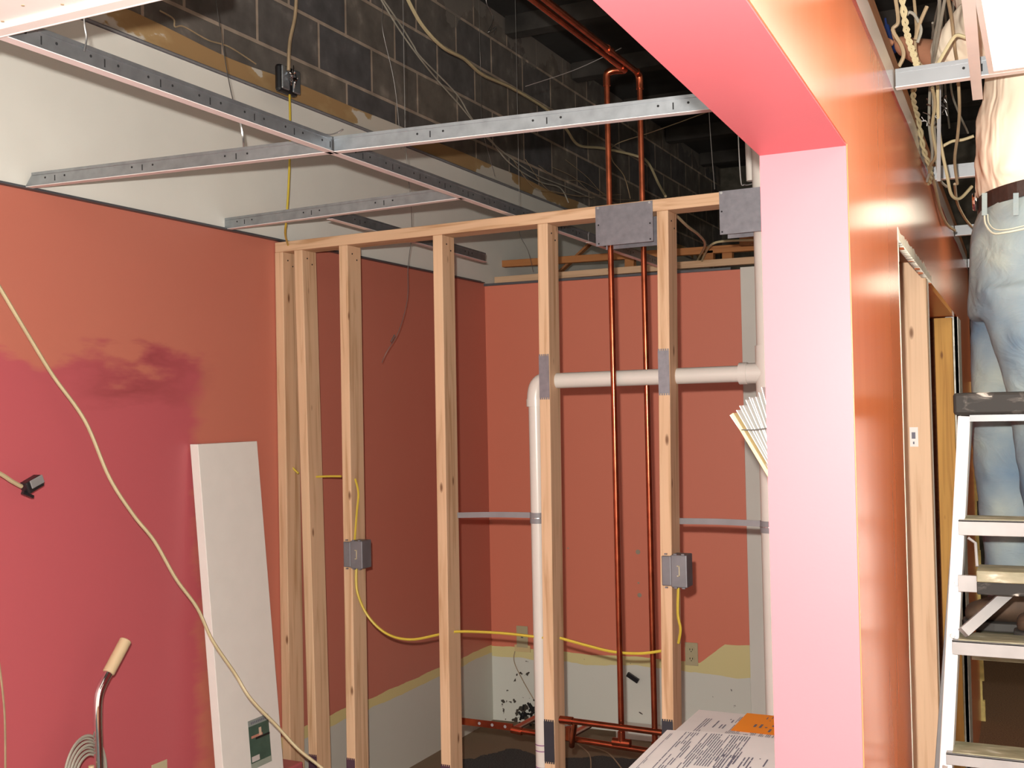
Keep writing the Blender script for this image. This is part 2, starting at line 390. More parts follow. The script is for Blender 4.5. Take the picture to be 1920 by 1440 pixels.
# left wall: painted board, bare board, torn strip, blocks behind
struct('wall_left', B().box(LX-.015, LX, -1.0, 5.25, 0, CEIL), m_left, label='coral and magenta painted left wall')
struct('wall_left_upper', B().box(LX-.015, LX, -1.0, 9.5, CEIL, EYE+1.235).box(LX-.015, LX, 5.4, 9.5, 0, CEIL), m_drywall, label='bare pale drywall above the coral wall')
b = B()
ys = [-1+i*.12 for i in range(90)]
prev = None
for y in ys:
    t = EYE+1.315+noise.noise(Vector((y*1.7, 3, 0)))*.025
    if prev: b.hexa([(LX-.012, prev[0], EYE+1.235), (LX-.002, prev[0], EYE+1.235), (LX-.002, y, EYE+1.235), (LX-.012, y, EYE+1.235), (LX-.012, prev[0], prev[1]), (LX-.002, prev[0], prev[1]), (LX-.002, y, t), (LX-.012, y, t)])
    prev = (y, t)
struct('trim_1', b, m_kraft, label='torn brown paper strip above the bare drywall')
struct('wall_left_block', B().box(LX-.2, LX-.012, -1.0, 12, EYE+1.2, DECK), m_block, label='dark concrete block wall above the old ceiling line')
# wall angle trims
struct('trim_2', B().box(LX, LX+.022, -.9, 5.15, CEIL-.003, CEIL+.001).box(LX, LX+.0015, -.9, 5.15, CEIL-.003, CEIL+.009), m_angle, label='dark wall angle along top of coral left wall')
struct('trim_3', B().box(LX, LX+.02, -.9, 9.0, EYE+1.230, EYE+1.233).box(LX, LX+.0015, -.9, 9.0, EYE+1.228, EYE+1.242), m_plate, label='upper wall angle at the torn paper strip')
# back wall (slightly skewed)
BYF = lambda x: 5.19+.06*(x-LX)
def bw(x0, x1, z0, z1, off=0, th=.10, bb=None, mi=0):
    bb = bb or B()
    return bb.hexa([(x0, BYF(x0)+off, z0), (x1, BYF(x1)+off, z0), (x1, BYF(x1)+off+th, z0), (x0, BYF(x0)+off+th, z0), (x0, BYF(x0)+off, z1), (x1, BYF(x1)+off, z1), (x1, BYF(x1)+off+th, z1), (x0, BYF(x0)+off+th, z1)], mi)
struct('wall_back', bw(LX, -1.318, 0, EYE+.655), m_back, label='coral back wall with cream edge near the floor')
struct('wall_back_bare', bw(-1.318, -.42, 0, EYE+.665, .004, .096), m_drywall, label='unpainted drywall strip right of coral back wall')
struct('trim_4', bw(-1.25, -1.245, 0, EYE+.66, .0, .004), m_paper, label='joint line on the unpainted drywall strip')
struct('trim_5', bw(LX, -1.36, EYE+.655, EYE+.667, -.012, .02), m_angle, label='dark wall angle along top of back wall')
struct('baseboard_left_scrap', B().box(-1.95, -1.2, 5.13, 5.22, .0, .055), m_drywall, label='crumbling pale strip at foot of back wall')
# deck above and far end
struct('ceiling', B().box(LX-.3, 3.4, -1.5, 12.2, DECK, DECK+.1), flat('dark_deck', (.030, .028, .026), .95, var=.5, nscale=3), label='dark structural deck above the plenum')  # near-black deck colour, varied by noise
bb_ = B()
for i in range(9):
    y = 3.6+i*.95; bb_.box(LX, 3.3, y, y+.10, DECK-.10, DECK)
struct('ceiling_ribs', bb_, flat('deck_rib', (.045, .040, .035), .95, var=.5, nscale=5), label='dark ribs under the deck')
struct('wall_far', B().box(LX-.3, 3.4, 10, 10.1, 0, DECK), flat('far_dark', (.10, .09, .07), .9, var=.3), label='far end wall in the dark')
struct('wall_right', B().box(1.9, 2.0, -1.5, 10, 0, DECK), m_drywall, label='pale corridor wall at far right')

# ------------------------------------------------ orange wall with two openings
SOF = EYE+.392; TOP = EYE+.715
def wseg(b, y0, y1, z0, z1, x_off0=0.0, x_off1=TH, mi=0):   # slab between face - off
    return b.hexa([(FX(y0)-x_off1, y0, z0), (FX(y0)-x_off0, y0, z0), (FX(y1)-x_off0, y1, z0), (FX(y1)-x_off1, y1, z0),
                   (FX(y0)-x_off1, y0, z1), (FX(y0)-x_off0, y0, z1), (FX(y1)-x_off0, y1, z1), (FX(y1)-x_off1, y1, z1)], mi)
JY = 1.728
b = B()
# gloss skin pieces (12 mm board) on corridor side
D = .0125
CUT = EYE+.352
wseg(b, -1.5, JY, SOF, TOP, 0, D)
wseg(b, JY, 2.47, 0, TOP, 0, D)
# ragged cut over second opening
random.seed(3)
yy = 2.47; zz = CUT+.0
while yy < 3.42:
    y2 = min(yy+.035+random.random()*.03, 3.42); jag = CUT+random.uniform(-.012, .014)
    b.hexa([(FX(yy)-D, yy, zz), (FX(yy), yy, zz), (FX(y2), y2, jag), (FX(y2)-D, y2, jag), (FX(yy)-D, yy, TOP), (FX(yy), yy, TOP), (FX(y2), y2, TOP), (FX(y2)-D, y2, TOP)])
    yy, zz = y2, jag
wseg(b, 3.42, 4.88, EYE+.345, TOP, 0, D)
wseg(b, 4.88, 6.05, 0, TOP, 0, D)
wo = struct('wall_orange', b, m_gloss, label='glossy orange partition wall beside the corridor')
b = B()
wseg(b, 3.42, 4.88, EYE+.345, EYE+.355, D, TH)       # soffit of second opening
wseg(b, 6.05, 6.06, 0, TOP, 0, TH)
struct('wall_orange_soffit', b, flat('orange_soffit', (.50, .14, .055), .35, var=.03), wo)
# pink faces: jamb end + soffit + room-side skin
b = B()
b.hexa([(FX(JY)-TH, JY-.003, 0), (FX(JY)-.0015, JY-.003, 0), (FX(JY)-.0015, JY+.01, 0), (FX(JY)-TH, JY+.01, 0), (FX(JY)-TH, JY-.003, SOF), (FX(JY)-.0015, JY-.003, SOF), (FX(JY)-.0015, JY+.01, SOF), (FX(JY)-TH, JY+.01, SOF)])
wseg(b, -1.5, JY+.01, SOF-.003, SOF+.01, .0015, TH)
wseg(b, -1.5, JY, SOF, TOP, D+.09, TH)
wseg(b, JY, 5.2, 0, CEIL, TH-.0125, TH)
struct('wall_orange_jamb', b, m_pink, wo)
b = B()
for y0, y1, z0, z1 in ((-1.5, JY, SOF+.01, TOP), (JY+.01, 2.44, 0, TOP), (2.44, 4.86, CUT+.04, TOP), (4.90, 6.05, 0, TOP)):
    wseg(b, y0, y1, z0, z1, D, TH-.0125)
struct('wall_orange_core', b, m_woody, wo)
# white torn edges
b = B()
yy = 2.47
random.seed(5)
for i in range(30):
    z = .0+i*.0655; w_ = random.uniform(.002, .009)
    b.hexa([(FX(2.47)-D, 2.468, z), (FX(2.47)+.0006, 2.468, z), (FX(2.47)+.0006, 2.472+w_, z), (FX(2.47)-D, 2.47+w_, z), (FX(2.47)-D, 2.468, z+.0655), (FX(2.47)+.0006, 2.468, z+.0655), (FX(2.47)+.0006, 2.472+random.uniform(.002, .009), z+.0655), (FX(2.47)-D, 2.476, z+.0655)])
struct('trim_6', b, m_gyp, wo)
random.seed(8)
b = B(); yy = 2.47; hp = .02
while yy < 3.42:
    y2 = yy+.012+random.random()*.02
    h0 = hp; h1 = .016+.014*noise.noise(Vector((y2*9, 0, 5)))+random.uniform(-.004, .004); hp = h1; t = .0012
    b.hexa([(FX(yy)-D*1.2, yy, CUT-.006), (FX(yy)+t, yy, CUT-.008), (FX(y2)+t, y2, CUT-.006), (FX(y2)-D*1.2, y2, CUT-.006),
            (FX(yy)-D, yy, CUT+h0), (FX(yy)+.0008, yy, CUT+h0), (FX(y2)+.0008, y2, CUT+h1), (FX(y2)-D, y2, CUT+h1)])
    yy = y2
struct('trim_7', b, m_gyp, wo)
# top plate / brown angle over orange wall
b = B(); wseg(b, -1.5, 6.0, TOP, TOP+.035, .0, TH)
struct('trim_8', b, m_woody, wo)
b = B(); wseg(b, 4.845, 5.08, 0, EYE+.345, -.0022, .012); wseg(b, 4.845, 4.852, 0, EYE+.345, 0, .045)
struct('trim_9', b, flat('metal_bead', (.42, .42, .38), .5, .4, var=.25, nscale=40), wo)
# exposed studs in second opening
def vstud(name, x0, x1, y0, y1, z0, z1, mat, label, group=None):
    o = obj(name, B().box(x0, x1, y0, y1, z0, z1), mat, bevel=.002); return tag(o, label, 'stud', group)
yS = 3.28
st = vstud('wall_stud', FX(yS)-.016-.10, FX(yS)-.004, yS, yS+.04, 0, EYE+.395, wood('pale_stud', (.66, .46, .30), (.50, .32, .19), 'Z'), 'pale stud with small paper label in the cut-open orange wall')
lb = obj('paper_label', B().box(FX(yS)-.058, FX(yS)-.036, yS-.0012, yS-.0002, EYE-.122, EYE-.068), m_paper, st); lb['label'] = 'small white sticker'
obj('label_print', B().box(FX(yS)-.053, FX(yS)-.043, yS-.0016, yS-.0012, EYE-.100, EYE-.082).box(FX(yS)-.050, FX(yS)-.046, yS-.0016, yS-.0012, EYE-.115, EYE-.108), m_ink, lb)
vstud('wall_stud', FX(yS+.05)-.095, FX(yS+.05)-.004, yS+.045, yS+.085, 0, EYE+.34, m_drywall, 'grey metal stud right behind the pale labelled stud')
vstud('wall_stud', FX(4.83)-.085, FX(4.83)-.018, 4.80, 4.84, 0, EYE+.34, wood('yellow_stud', (.62, .36, .09), (.42, .22, .05), 'Z'), 'yellow-brown stud lining far side of the doorway beyond the pale stud')
o = obj('header_board', wseg(B(), 2.45, 3.42, EYE+.395, EYE+.52, D+.002, TH-.02), m_orlum); tag(o, 'brown header board above the pale stud in cut-open wall', 'header')
o = obj('header_board', wseg(B(), 3.43, 4.84, EYE+.358, EYE+.39, D+.002, TH-.02), m_orlum); tag(o, 'brown header board over the doorway beyond the pale stud', 'header')
# bottom drywall edge in the corridor (yellowish)
b = B(); random.seed(2)
for i in range(34):
    z0 = i*.05; r0 = random.uniform(0, .012)
    b.hexa([(FX(6.08)-.02, 6.07, z0), (FX(6.08)+.008+r0, 6.07, z0), (FX(6.08)+.008+r0, 6.10, z0), (FX(6.08)-.02, 6.10, z0), (FX(6.08)-.02, 6.07, z0+.05), (FX(6.08)+.007+r0, 6.07, z0+.05), (FX(6.08)+.007+r0, 6.10, z0+.05), (FX(6.08)-.02, 6.10, z0+.05)])
struct('trim_10', b, m_ywood, wo)

# ================================================================== FRAMED STUD WALL
FY = lambda x: 3.43-.042*(x-LX)
def onfr(u, v, off=0):     # pixel ray to front plane of framed wall
    r = ray(u, v); # y = 3.43-.042*(x+2.65)
    t = (3.43-.042*2.65+off)/(r.y+.042*r.x); r = r*t; return Vector((r.x, r.y, r.z+EYE))
PT = EYE+.660; PB = EYE+.622
tops = [(507, 478, 528, 1440), (551, 470, 579, 1440), (635, 460, 650, 1440), (811, 440, 827, 1440), (1007, 418, 1021, 1440), (1231, 395, 1241, 1380)]
desc = ['raw pine stud nearest the coral left wall', 'raw pine stud second from the left wall, just behind the white board', 'raw pine stud carrying the left grey junction box',
        'raw pine stud between left junction box and white drain elbow', 'raw pine stud beside the white drain elbow', 'raw pine stud carrying the right grey junction box']
STUD = []
for (u0, v0, u1, v1), dsc in zip(tops, desc):
    a = onfr(u0, v0); c = onfr(u1, v1)
    k = (c.x-a.x)/(c.z-a.z); xt = a.x+(PB-a.z)*k; xb = a.x+(.04-a.z)*k
    xt = max(xt, LX+.002); xb = max(xb, LX+.002)
    W, Dp = .038, .089
    b = B(); yt = FY(xt); yb = FY(xb)
    pz = .04; b.hexa([(xb, yb, pz), (xb+W, yb, pz), (xb+W, yb+Dp, pz), (xb, yb+Dp, pz), (xt, yt, PB), (xt+W, yt, PB), (xt+W, yt+Dp, PB), (xt, yt+Dp, PB)])
    th = thing('pine_stud', dsc, 'stud', (xb+W/2, yb+Dp/2, .04), 'studs of the new framed wall')
    obj('timber', b, m_wood, th, bevel=.0025)
    STUD.append((th, lambda z, xt=xt, xb=xb: xb+(xt-xb)*(z-.04)/(PB-.04)))
    for q in (.0, 1.0):
        z = PB-.03-.02*q; x = STUD[-1][1](z)+W+.0005; y = yt+.03+.03*q
        obj('nail', B().tube([(x-.002, y, z), (x+.0012, y, z)], .0028, 8), m_dark, th)
# left filler stud behind first (pale inner)
# plates
xa, xb_ = LX+.003, -.47
b = B().hexa([(xa, FY(xa), PB), (xb_, FY(xb_), PB), (xb_, FY(xb_)+.089, PB), (xa, FY(xa)+.089, PB), (xa, FY(xa), PT), (xb_, FY(xb_), PT), (xb_, FY(xb_)+.089, PT), (xa, FY(xa)+.089, PT)])
tag(obj('top_plate', b, m_woodx, bevel=.0025), 'long raw pine plate across the tops of the studs', 'timber plate')
b = B().hexa([(xa, FY(xa), 0), (xb_, FY(xb_), 0), (xb_, FY(xb_)+.089, 0), (xa, FY(xa)+.089, 0), (xa, FY(xa), .04), (xb_, FY(xb_), .04), (xb_, FY(xb_)+.089, .04), (xa, FY(xa)+.089, .04)])
tag(obj('bottom_plate', b, m_woodx, bevel=.0025), 'raw pine plate under the studs on the floor', 'timber plate')

# grey nail plates on top plate
def nailplate(px, label, back=False):
    (u0, v0), (u1, v1) = px
    a = onfr(u0, v0, -.0022); c = onfr(u1, v1, -.0022)
    th = thing('nail_plate', label, 'metal plate', ((a.x+c.x)/2, FY(a.x), c.z), 'grey plates guarding the pipes')
    for off in ((-.0022, .0),) if not back else ((-.0022, .0), (.089, .0912)):
        b = B().hexa([(a.x, FY(a.x)+off[0], c.z), (c.x, FY(c.x)+off[0], c.z), (c.x, FY(c.x)+off[1], c.z), (a.x, FY(a.x)+off[1], c.z),
                (a.x, FY(a.x)+off[0], a.z), (c.x, FY(c.x)+off[0], a.z), (c.x, FY(c.x)+off[1], a.z), (a.x, FY(a.x)+off[1], a.z)])
        obj('plate', b, m_plate, th)
    for fx, fz in ((.05, .96), (.95, .96)):
        x = a.x+(c.x-a.x)*fx; z = c.z+(a.z-c.z)*fz; y = FY(x)-.0022; obj('screw', B().tube([(x, y+.001, z), (x, y-.002, z)], .004, 10), m_screw, th)
    for fx, fz in ((.05, .53), (.95, .45), (.05, .06), (.95, .06)):
        x = a.x+(c.x-a.x)*fx; z = c.z+(a.z-c.z)*fz; y = FY(x)-.0022; obj('screw_hole', B().tube([(x, y+.001, z), (x, y-.0006, z)], .0028, 8), m_dark, th)
nailplate([(1116, 388), (1225, 452)], 'large grey metal plate on top plate in front of the two copper pipes', True)
nailplate([(1348, 359), (1436, 432)], 'large grey metal plate on top plate partly hidden by the pink column', True)
def smallplate(stud_i, v0, v1, label, mat, tooth=True):
    th, fx = STUD[stud_i]
    z0 = onfr(1020, v1).z; z1 = onfr(1020, v0).z
    # correct for u of the stud
    u = tops[stud_i][0]; z0 = onfr(u, v1).z; z1 = onfr(u, v0).z
    x0 = fx((z0+z1)/2); y = FY(x0)
    b = B().box(x0+.001, x0+.037, y-.0028, y-.0005, z0, z1)
    if tooth:
        for k in range(5):
            xx = x0+.002+k*.0075
            b.box(xx, xx+.004, y-.0028, y-.0005, z1, z1+.006); b.box(xx, xx+.004, y-.0028, y-.0005, z0-.006, z0)
    t = obj('guard_plate', b, mat); tag(t, label, 'metal plate', 'grey plates guarding the pipes')
smallplate(4, 668, 746, 'small grey guard plate at mid height on stud by the drain elbow', m_plate)
smallplate(5, 658, 738, 'small grey guard plate at mid height on stud right of the copper pipes', m_plate)
m_plated = flat('dark_guard_plate', (.045, .045, .055), .45, .4)
m_platep = flat('purple_grey_plate', (.10, .05, .075), .45, .4)
smallplate(4, 1350, 1425, 'dark low guard plate on stud in front of the drain pipe', m_plated)
smallplate(5, 1350, 1384, 'dark low guard plate on stud just behind the papers', m_plated)
smallplate(2, 1421, 1500, 'purplish low guard plate on stud below left junction box', m_platep)
smallplate(1, 1412, 1490, 'purplish low guard plate on stud behind the white board', m_platep)
smallplate(3, 1433, 1500, 'purplish low guard plate at the frame bottom, stud left of the drain pipe', m_platep)

# ------------------------------------------------ copper pipes
def coppipe(name, parts, label, joints=(), r=.0095):
    b = B()
    for pts in parts: b.tube(pts, r, 14, smooth=False)
    lo = min((p for pts in parts for p in pts), key=lambda p: Vector(p).z)
    th = thing(name, label, 'pipe', lo, 'copper water pipes')
    obj('tube', b, m_copper, th, smooth=True)
    for j in joints:
        j = [Vector(q) for q in j]
        obj('fitting', B().tube(j, r*1.28, 14, smooth=len(j) > 2, sub=5), m_copper, th, smooth=True)
zc = EYE+1.1
yA, yB = 3.402, 3.49
A0 = PY(1137, 145, yA); xA = PY(1150, 700, yA).x; A1 = Vector((xA, yA, EYE-1.075)); A0.x = xA
corner = Vector((xA+.055, yA+.02, zc+.005))
coppipe('copper_pipe', [[A1, (xA, yA, zc-.02)], [(xA+.012, yA+.004, zc+.002), corner], [corner, (corner.x-.015, .4, zc+.005)]],
        'left copper pipe bending at top and rising between the middle studs',
        [[(xA, yA, zc-.045), (xA, yA, zc-.02), (xA+.003, yA, zc-.004), (xA+.018, yA+.004, zc+.003), (xA+.035, yA+.012, zc+.005)],
         [(xA+.03, yA+.012, zc+.005), corner, corner+Vector((0, -.035, 0))], [(xA, yA, EYE-1.075), (xA, yA, EYE-1.04)]])
xB = PY(1212, 700, yB).x
coppipe('copper_pipe', [[(xB, yB, EYE-1.12), (xB, yB, zc-.02)], [(xB, yB-.02, zc+.005), (xB-.005, .4, zc+.005)]],
        'right copper pipe with straight elbow, passing behind the white drain',
        [[(xB, yB, zc-.045), (xB, yB, zc-.02), (xB, yB-.006, zc), (xB, yB-.03, zc+.005)], [(xB, yB-.26, zc+.005), (xB, yB-.30, zc+.005)], [(xB, yB, EYE-1.12), (xB, yB, EYE-1.09)]])
p1 = PY(1058, 1350, 3.375); p2 = PY(1242, 1374, 3.375)
coppipe('copper_pipe', [[p1, p2]], 'short level copper pipe joining the left riser near the floor', [[p1-Vector((.015, 0, 0)), p1+Vector((.03, 0, 0))], [A1+Vector((-.03, 0, .0)), A1+Vector((.03, 0, -.0))]], r=.010)
p3 = PY(962, 1368, 3.50); p4 = PY(1215, 1408, 3.50)
coppipe('copper_pipe', [[p3, p4]], 'lowest copper pipe running right behind the studs at the floor', [[p3-Vector((.005, 0, 0)), p3+Vector((.035, 0, -.003))]], r=.010)
q1 = p3; q2 = PY(1005, 1345, 3.85)
coppipe('copper_pipe', [[q1, q2]], 'stub of copper pipe angling back towards dark hole in wall', r=.010)
q1 = PY(1068, 1380, 3.47); q2 = PY(1105, 1360, 3.8)
coppipe('copper_pipe', [[q1, q2]], 'stub of copper pipe angling back right of drain pipe', [[q1-Vector((.0, 0, .012)), q1+Vector((0, 0, .03))]], r=.011)
q1 = PY(1078, 1352, 3.38); q2 = PY(1072, 1398, 3.49)
coppipe('copper_pipe', [[q1, q2]], 'short upright copper link between the two low pipes', r=.010)
# flat copper hanger bar with holes
a = PY(866, 1352, 3.50); c = PY(962, 1364, 3.50)
th = thing('copper_bar', 'flat copper bar with round holes fixed low beside stud', 'bracket', a)
obj('bar', B().beam(a, c, .003, .024), m_copper, th)
for k in (.35, .6, .85):
    p = a.lerp(c, k); obj('bar_hole', B().tube([p+Vector((0, -.0012, 0)), p+Vector((0, -.0022, 0))], .0055, 12), m_strap, th)

# ------------------------------------------------ PVC
yP = 3.445
pz = PY(1200, 703, yP).z
xl = PY(1004, 740, yP).x; xr = PY(1438, 695, yP).x
th = thing('drain_pipe', 'white plastic drain pipe running level through the studs then down', 'pipe', (xl, yP, 0))
rp = .026
sag = lambda x: pz+(x-xr)*-.0
z_l = PY(1040, 714, yP).z; z_r = PY(1405, 700, yP).z
obj('level_run', B().tube([(xl+.045, yP, z_l), (xr-.02, yP, z_r)], rp, 24), m_pvc, th, smooth=True)
obj('downpipe', B().tube([(xl, yP, 0), (xl, yP, z_l-.05)], .0245, 24), m_pvc, th, smooth=True)
obj('elbow', B().tube([(xl, yP, z_l-.085), (xl, yP, z_l-.05), (xl+.008, yP, z_l-.018), (xl+.028, yP, z_l-.002), (xl+.065, yP, z_l)], .029, 24, smooth=True).tube([(xl, yP, z_l-.085), (xl, yP, z_l-.06)], .0315, 24), m_pvc, th, smooth=True)
m_primer = flat('purple_primer', (.22, .06, .20), .5)
for z in (.475, .455, .40): obj('pipe_mark', B().tube([(xl, yP, z), (xl, yP, z+.003)], .0252, 20), m_primer, th)
th = thing('vent_stack', 'tall white plastic stack with tee behind the pink column', 'pipe', (xr, yP, 0))
obj('stack', B().tube([(xr+.0, yP, 0), (xr+.0, yP, EYE+.98)], .030, 24), m_pvc, th, smooth=True)
obj('tee_fitting', B().tube([(xr, yP, z_r-.085), (xr, yP, z_r+.085)], .0345, 24).tube([(xr, yP, z_r), (xr-.075, yP, z_r)], .032, 24).tube([(xr-.06, yP, z_r), (xr-.085, yP, z_r)], .0345, 24), m_pvc, th, smooth=True)
a = PY(1404, 262, 3.5); c = PY(1408, 345, 3.5)
th = thing('hanger_hook', 'white pipe stub with wire hook high beside the stack', 'hanger', c)
obj('stub', B().tube([c+Vector((0, 0, .01)), a+Vector((0, 0, .2))], .014, 14), m_pvc, th, smooth=True)
obj('hook', B().tube([a+Vector((-.03, -.02, .1)), c+Vector((-.028, -.02, .02)), c+Vector((-.015, -.02, -.004)), c+Vector((.01, -.02, -.004))], .002, 8, smooth=True), m_screw, th)
# grey hanger straps
def strapping(u0, v0, u1, v1, px, label, rr):
    a = PY(u0, v0, 3.46); c = PY(u1, v1, 3.445)
    th = thing('pipe_strap', label, 'strap', a, 'grey straps holding the drain pipes')
    mid = a.lerp(c, .5)+Vector((0, 0, .002))
    b = B(); pts = spline([a, mid, c], 6)
    for i in range(len(pts)-1): b.beam(pts[i], pts[i+1], .0025, .019)
    obj('band', b, m_strap, th)
    obj('collar', B().tube([(px, yP, c.z-.026), (px, yP, c.z+.010)], rr+.0028, 22), m_strap, th, smooth=True)
    b = B().tube([(px, yP, c.z-.009), (px, yP, c.z-.0065)], rr+.004, 22); obj('collar_clip', b, m_screw, th)
strapping(858, 966, 1000, 966, xl, 'grey strap from a stud to the left drain downpipe', .0245)
strapping(1274, 977, 1428, 982, xr, 'grey strap from a stud to the stack by the pink column', .030)

# ------------------------------------------------ junction boxes
def jbox(i, v0, v1, label, yellow):
    th_, fx = STUD[i]; u = tops[i][0]+40
    z1 = onfr(u, v0).z; z0 = onfr(u, v1).z; x0 = fx((z0+z1)/2)+.038+.0008; y0 = FY(x0)-.012
    th = thing('junction_box', label, 'electrical box', (x0, y0, z0), 'grey junction boxes on the studs')
    b = B().box(x0, x0+.052, y0, y0+.062, z0, z1)
    b.box(x0-.030, x0+.001, y0-.0, y0+.0100, z0+.004, z1-.004)  # flange lying on stud face
    obj('box_body', b, m_box, th, bevel=.003)
    for z in (z0-.003, z1):
        for e0, e1 in ((-.02, -.012), (.01, .02), (.035, .045)): obj('ear', B().box(x0+e0, x0+e1, y0-.001, y0+.006, z, z+.004), m_box, th)
    b = B(); xm = x0+.0525
    zc_ = (z0+z1)/2
    b.box(x0+.026, x0+.029, y0-.0008, y0, zc_-.016, zc_+.018, 0).box(x0+.020, x0+.028, y0-.0008, y0, zc_+.015, zc_+.018).box(x0+.020, x0+.028, y0-.0008, y0, zc_-.016, zc_-.013)
    obj('knockout_slot', b, m_outlet, th)
jbox(2, 1014, 1066, 'grey junction box on the third stud from the left wall', 0)
jbox(5, 1040, 1101, 'grey junction box on the stud nearest the pink column', 1)

# ------------------------------------------------ cables
def cable(name, pts, r, mat, label, cat='cable', group=None, n=6, sub=8):
    o = obj(name, B().tube([Vector(p) for p in pts], r, n, smooth=True, sub=sub), mat, smooth=True)
    return tag(o, label, cat, group)
yc = 3.48
ybay = lambda u, v, off=.045: onfr(u, v, off)
cable('yellow_cable', [PX(543, 178, -2.50), PX(544, 260, -2.46), PX(541, 350, -2.44), PX(537, 410, -2.44), PX(535, 440, -2.5), ybay(541, 470), ybay(532, 520), ybay(530, 600), ybay(536, 700), ybay(537, 830), ybay(545, 870), ybay(560, 888, .05)], .0042, m_yel, 'yellow cable dropping from metal box plate into the first stud bay')
cable('yellow_cable', [ybay(592, 894, .05), ybay(615, 893, .05), ybay(640, 893, .05)], .0042, m_yel, 'short yellow cable bridging second and third studs')
cable('yellow_cable', [ybay(666, 898, .02), ybay(672, 925, .01), ybay(669, 960, .01), ybay(665, 1015, .015)], .0042, m_yel, 'yellow cable entering the left junction box from above')
s3 = STUD[3][1]; s4 = STUD[4][1]; s5 = STUD[5][1]
cable('yellow_cable', [ybay(668, 1066, .01), ybay(670, 1110, .01), ybay(690, 1155, .03), ybay(725, 1188, .045), ybay(770, 1199, .045), ybay(826, 1189, .045), ybay(862, 1184, .045), ybay(940, 1187, .045), ybay(1022, 1196, .045)], .0048, m_yel, 'long yellow cable looping from left junction box through the studs')
cable('yellow_cable', [ybay(1050, 1196, .04), ybay(1100, 1210, .045), ybay(1150, 1222, .045), ybay(1200, 1225, .045), ybay(1243, 1220, .045)], .0048, m_yel, 'yellow cable sagging in front of the two copper pipes')
cable('yellow_cable', [ybay(1272, 1206, .03), ybay(1276, 1180, .02), ybay(1271, 1150, .015), ybay(1272, 1100, .015)], .0045, m_yel, 'yellow cable rising into the right junction box')
# beige extension cord in front of the left wall
cable('extension_cord', [PX(-60, 440, -2.5), PX(0, 540, -2.5), PX(55, 632, -2.5), PX(100, 705, -2.5), PX(160, 790, -2.48), PX(205, 895, -2.46), PX(250, 965, -2.44), PX(290, 1015, -2.42), PX(330, 1085, -2.40), PX(370, 1140, -2.38), PX(398, 1200, -2.36),
       PX(440, 1262, -2.33), PX(470, 1310, -2.29), PX(520, 1362, -2.24), PX(560, 1405, -2.19), PX(615, 1450, -2.12), PX(680, 1520, -2.0)], .0052, m_beige, 'long beige cord hanging diagonally across magenta wall and white board')
# lamp / switch on short cable
th = thing('cable_end_box', 'small black chrome-faced device on a beige lead by the left wall', 'device', PX(50, 920, -2.56))
obj('lead', B().tube([PX(-40, 870, -2.52), PX(0, 888, -2.53), PX(22, 902, -2.54), PX(40, 912, -2.55)], .006, 8, smooth=True), m_beige, th, smooth=True)
c0 = PX(62, 907, -2.55)
b = B().beam(c0+Vector((0, -.030, -.012)), c0+Vector((0, .022, .010)), .03, .034); obj('housing', b, m_black, th, bevel=.004)
obj('face_plate', B().beam(c0+Vector((.017, -.022, -.002)), c0+Vector((.017, .020, .014)), .004, .024), m_alu, th, bevel=.002)
obj('prong', B().beam(c0+Vector((0, -.036, -.022)), c0+Vector((0, -.002, -.036)), .01, .008), m_black, th)
cable('dark_cord', [PX(-8, 1200, -2.6), PX(3, 1280, -2.6), PX(9, 1350, -2.6), PX(10, 1450, -2.6)], .003, m_cablet, 'thin dark cord hanging at far left edge of magenta wall')

# ------------------------------------------------ chrome handle
g0 = PX(236, 1200, -2.45); g1 = PX(203, 1262, -2.45); g2 = PX(186, 1300, -2.45); g3 = PX(183, 1345, -2.45); g4 = PX(186, 1460, -2.45); g5 = Vector((g4.x, g4.y, .25))
th = thing('vacuum_cleaner', 'upright cleaner with curved chrome handle and tan grip by magenta wall', 'vacuum cleaner', (g5.x, g5.y, 0))
obj('grip', B().tube([g0, g1], .0175, 20), m_grip, th, bevel=.003, smooth=True)
obj('handle_tube', B().tube([g1, g2, g3, g3.lerp(g4, .5), g4], .0125, 18, smooth=True).tube([g4, g5], .0125, 18), m_chrome, th, smooth=True)
b = B()
random.seed(4)
for k in range(7):
    pts = []
    cx = g4+Vector((-.0, 0, .0))
    for j in range(25):
        a_ = math.pi*(j/24); rr = .052+.004*k
        pts.append(Vector((cx.x-.020-.004*(k % 3), g4.y-.020-.0018*k+rr*math.cos(a_)*1.0, g4.z-.01+rr*math.sin(a_)*1.55+.003*k)))
    lo0 = pts[0]+Vector((0, 0, -.25)); lo1 = pts[-1]+Vector((0, 0, -.25))
    b.tube([lo0]+pts+[lo1], .0038, 6)
obj('wound_cord', b, m_cableg, th, smooth=True)
obj('cord_hook', B().tube([g4+Vector((.0, -.028, .045)), g4+Vector((0, -.03, .0))], .008, 10), m_grip, th)
obj('cleaner_body', B().rings([((g5.x, g5.y, .0), (.13, 0, 0), (0, .14, 0)), ((g5.x, g5.y, .07), (.13, 0, 0), (0, .14, 0)), ((g5.x, g5.y, .16), (.07, 0, 0), (0, .07, 0)), ((g5.x, g5.y, .5), (.06, 0, 0), (0, .065, 0)), ((g5.x, g5.y, .56), (.03, 0, 0), (0, .03, 0))]), m_black, th, smooth=True)
obj('wall_outlet', B().box(LX+.0, LX+.004, PX(300, 1430, LX).y-.04, PX(300, 1430, LX).y+.03, .30, PX(300, 1428, LX).z), m_outlet, bevel=.002)
tag(bpy.data.objects['wall_outlet'], 'ivory outlet plate low on magenta wall right of the cleaner', 'outlet')

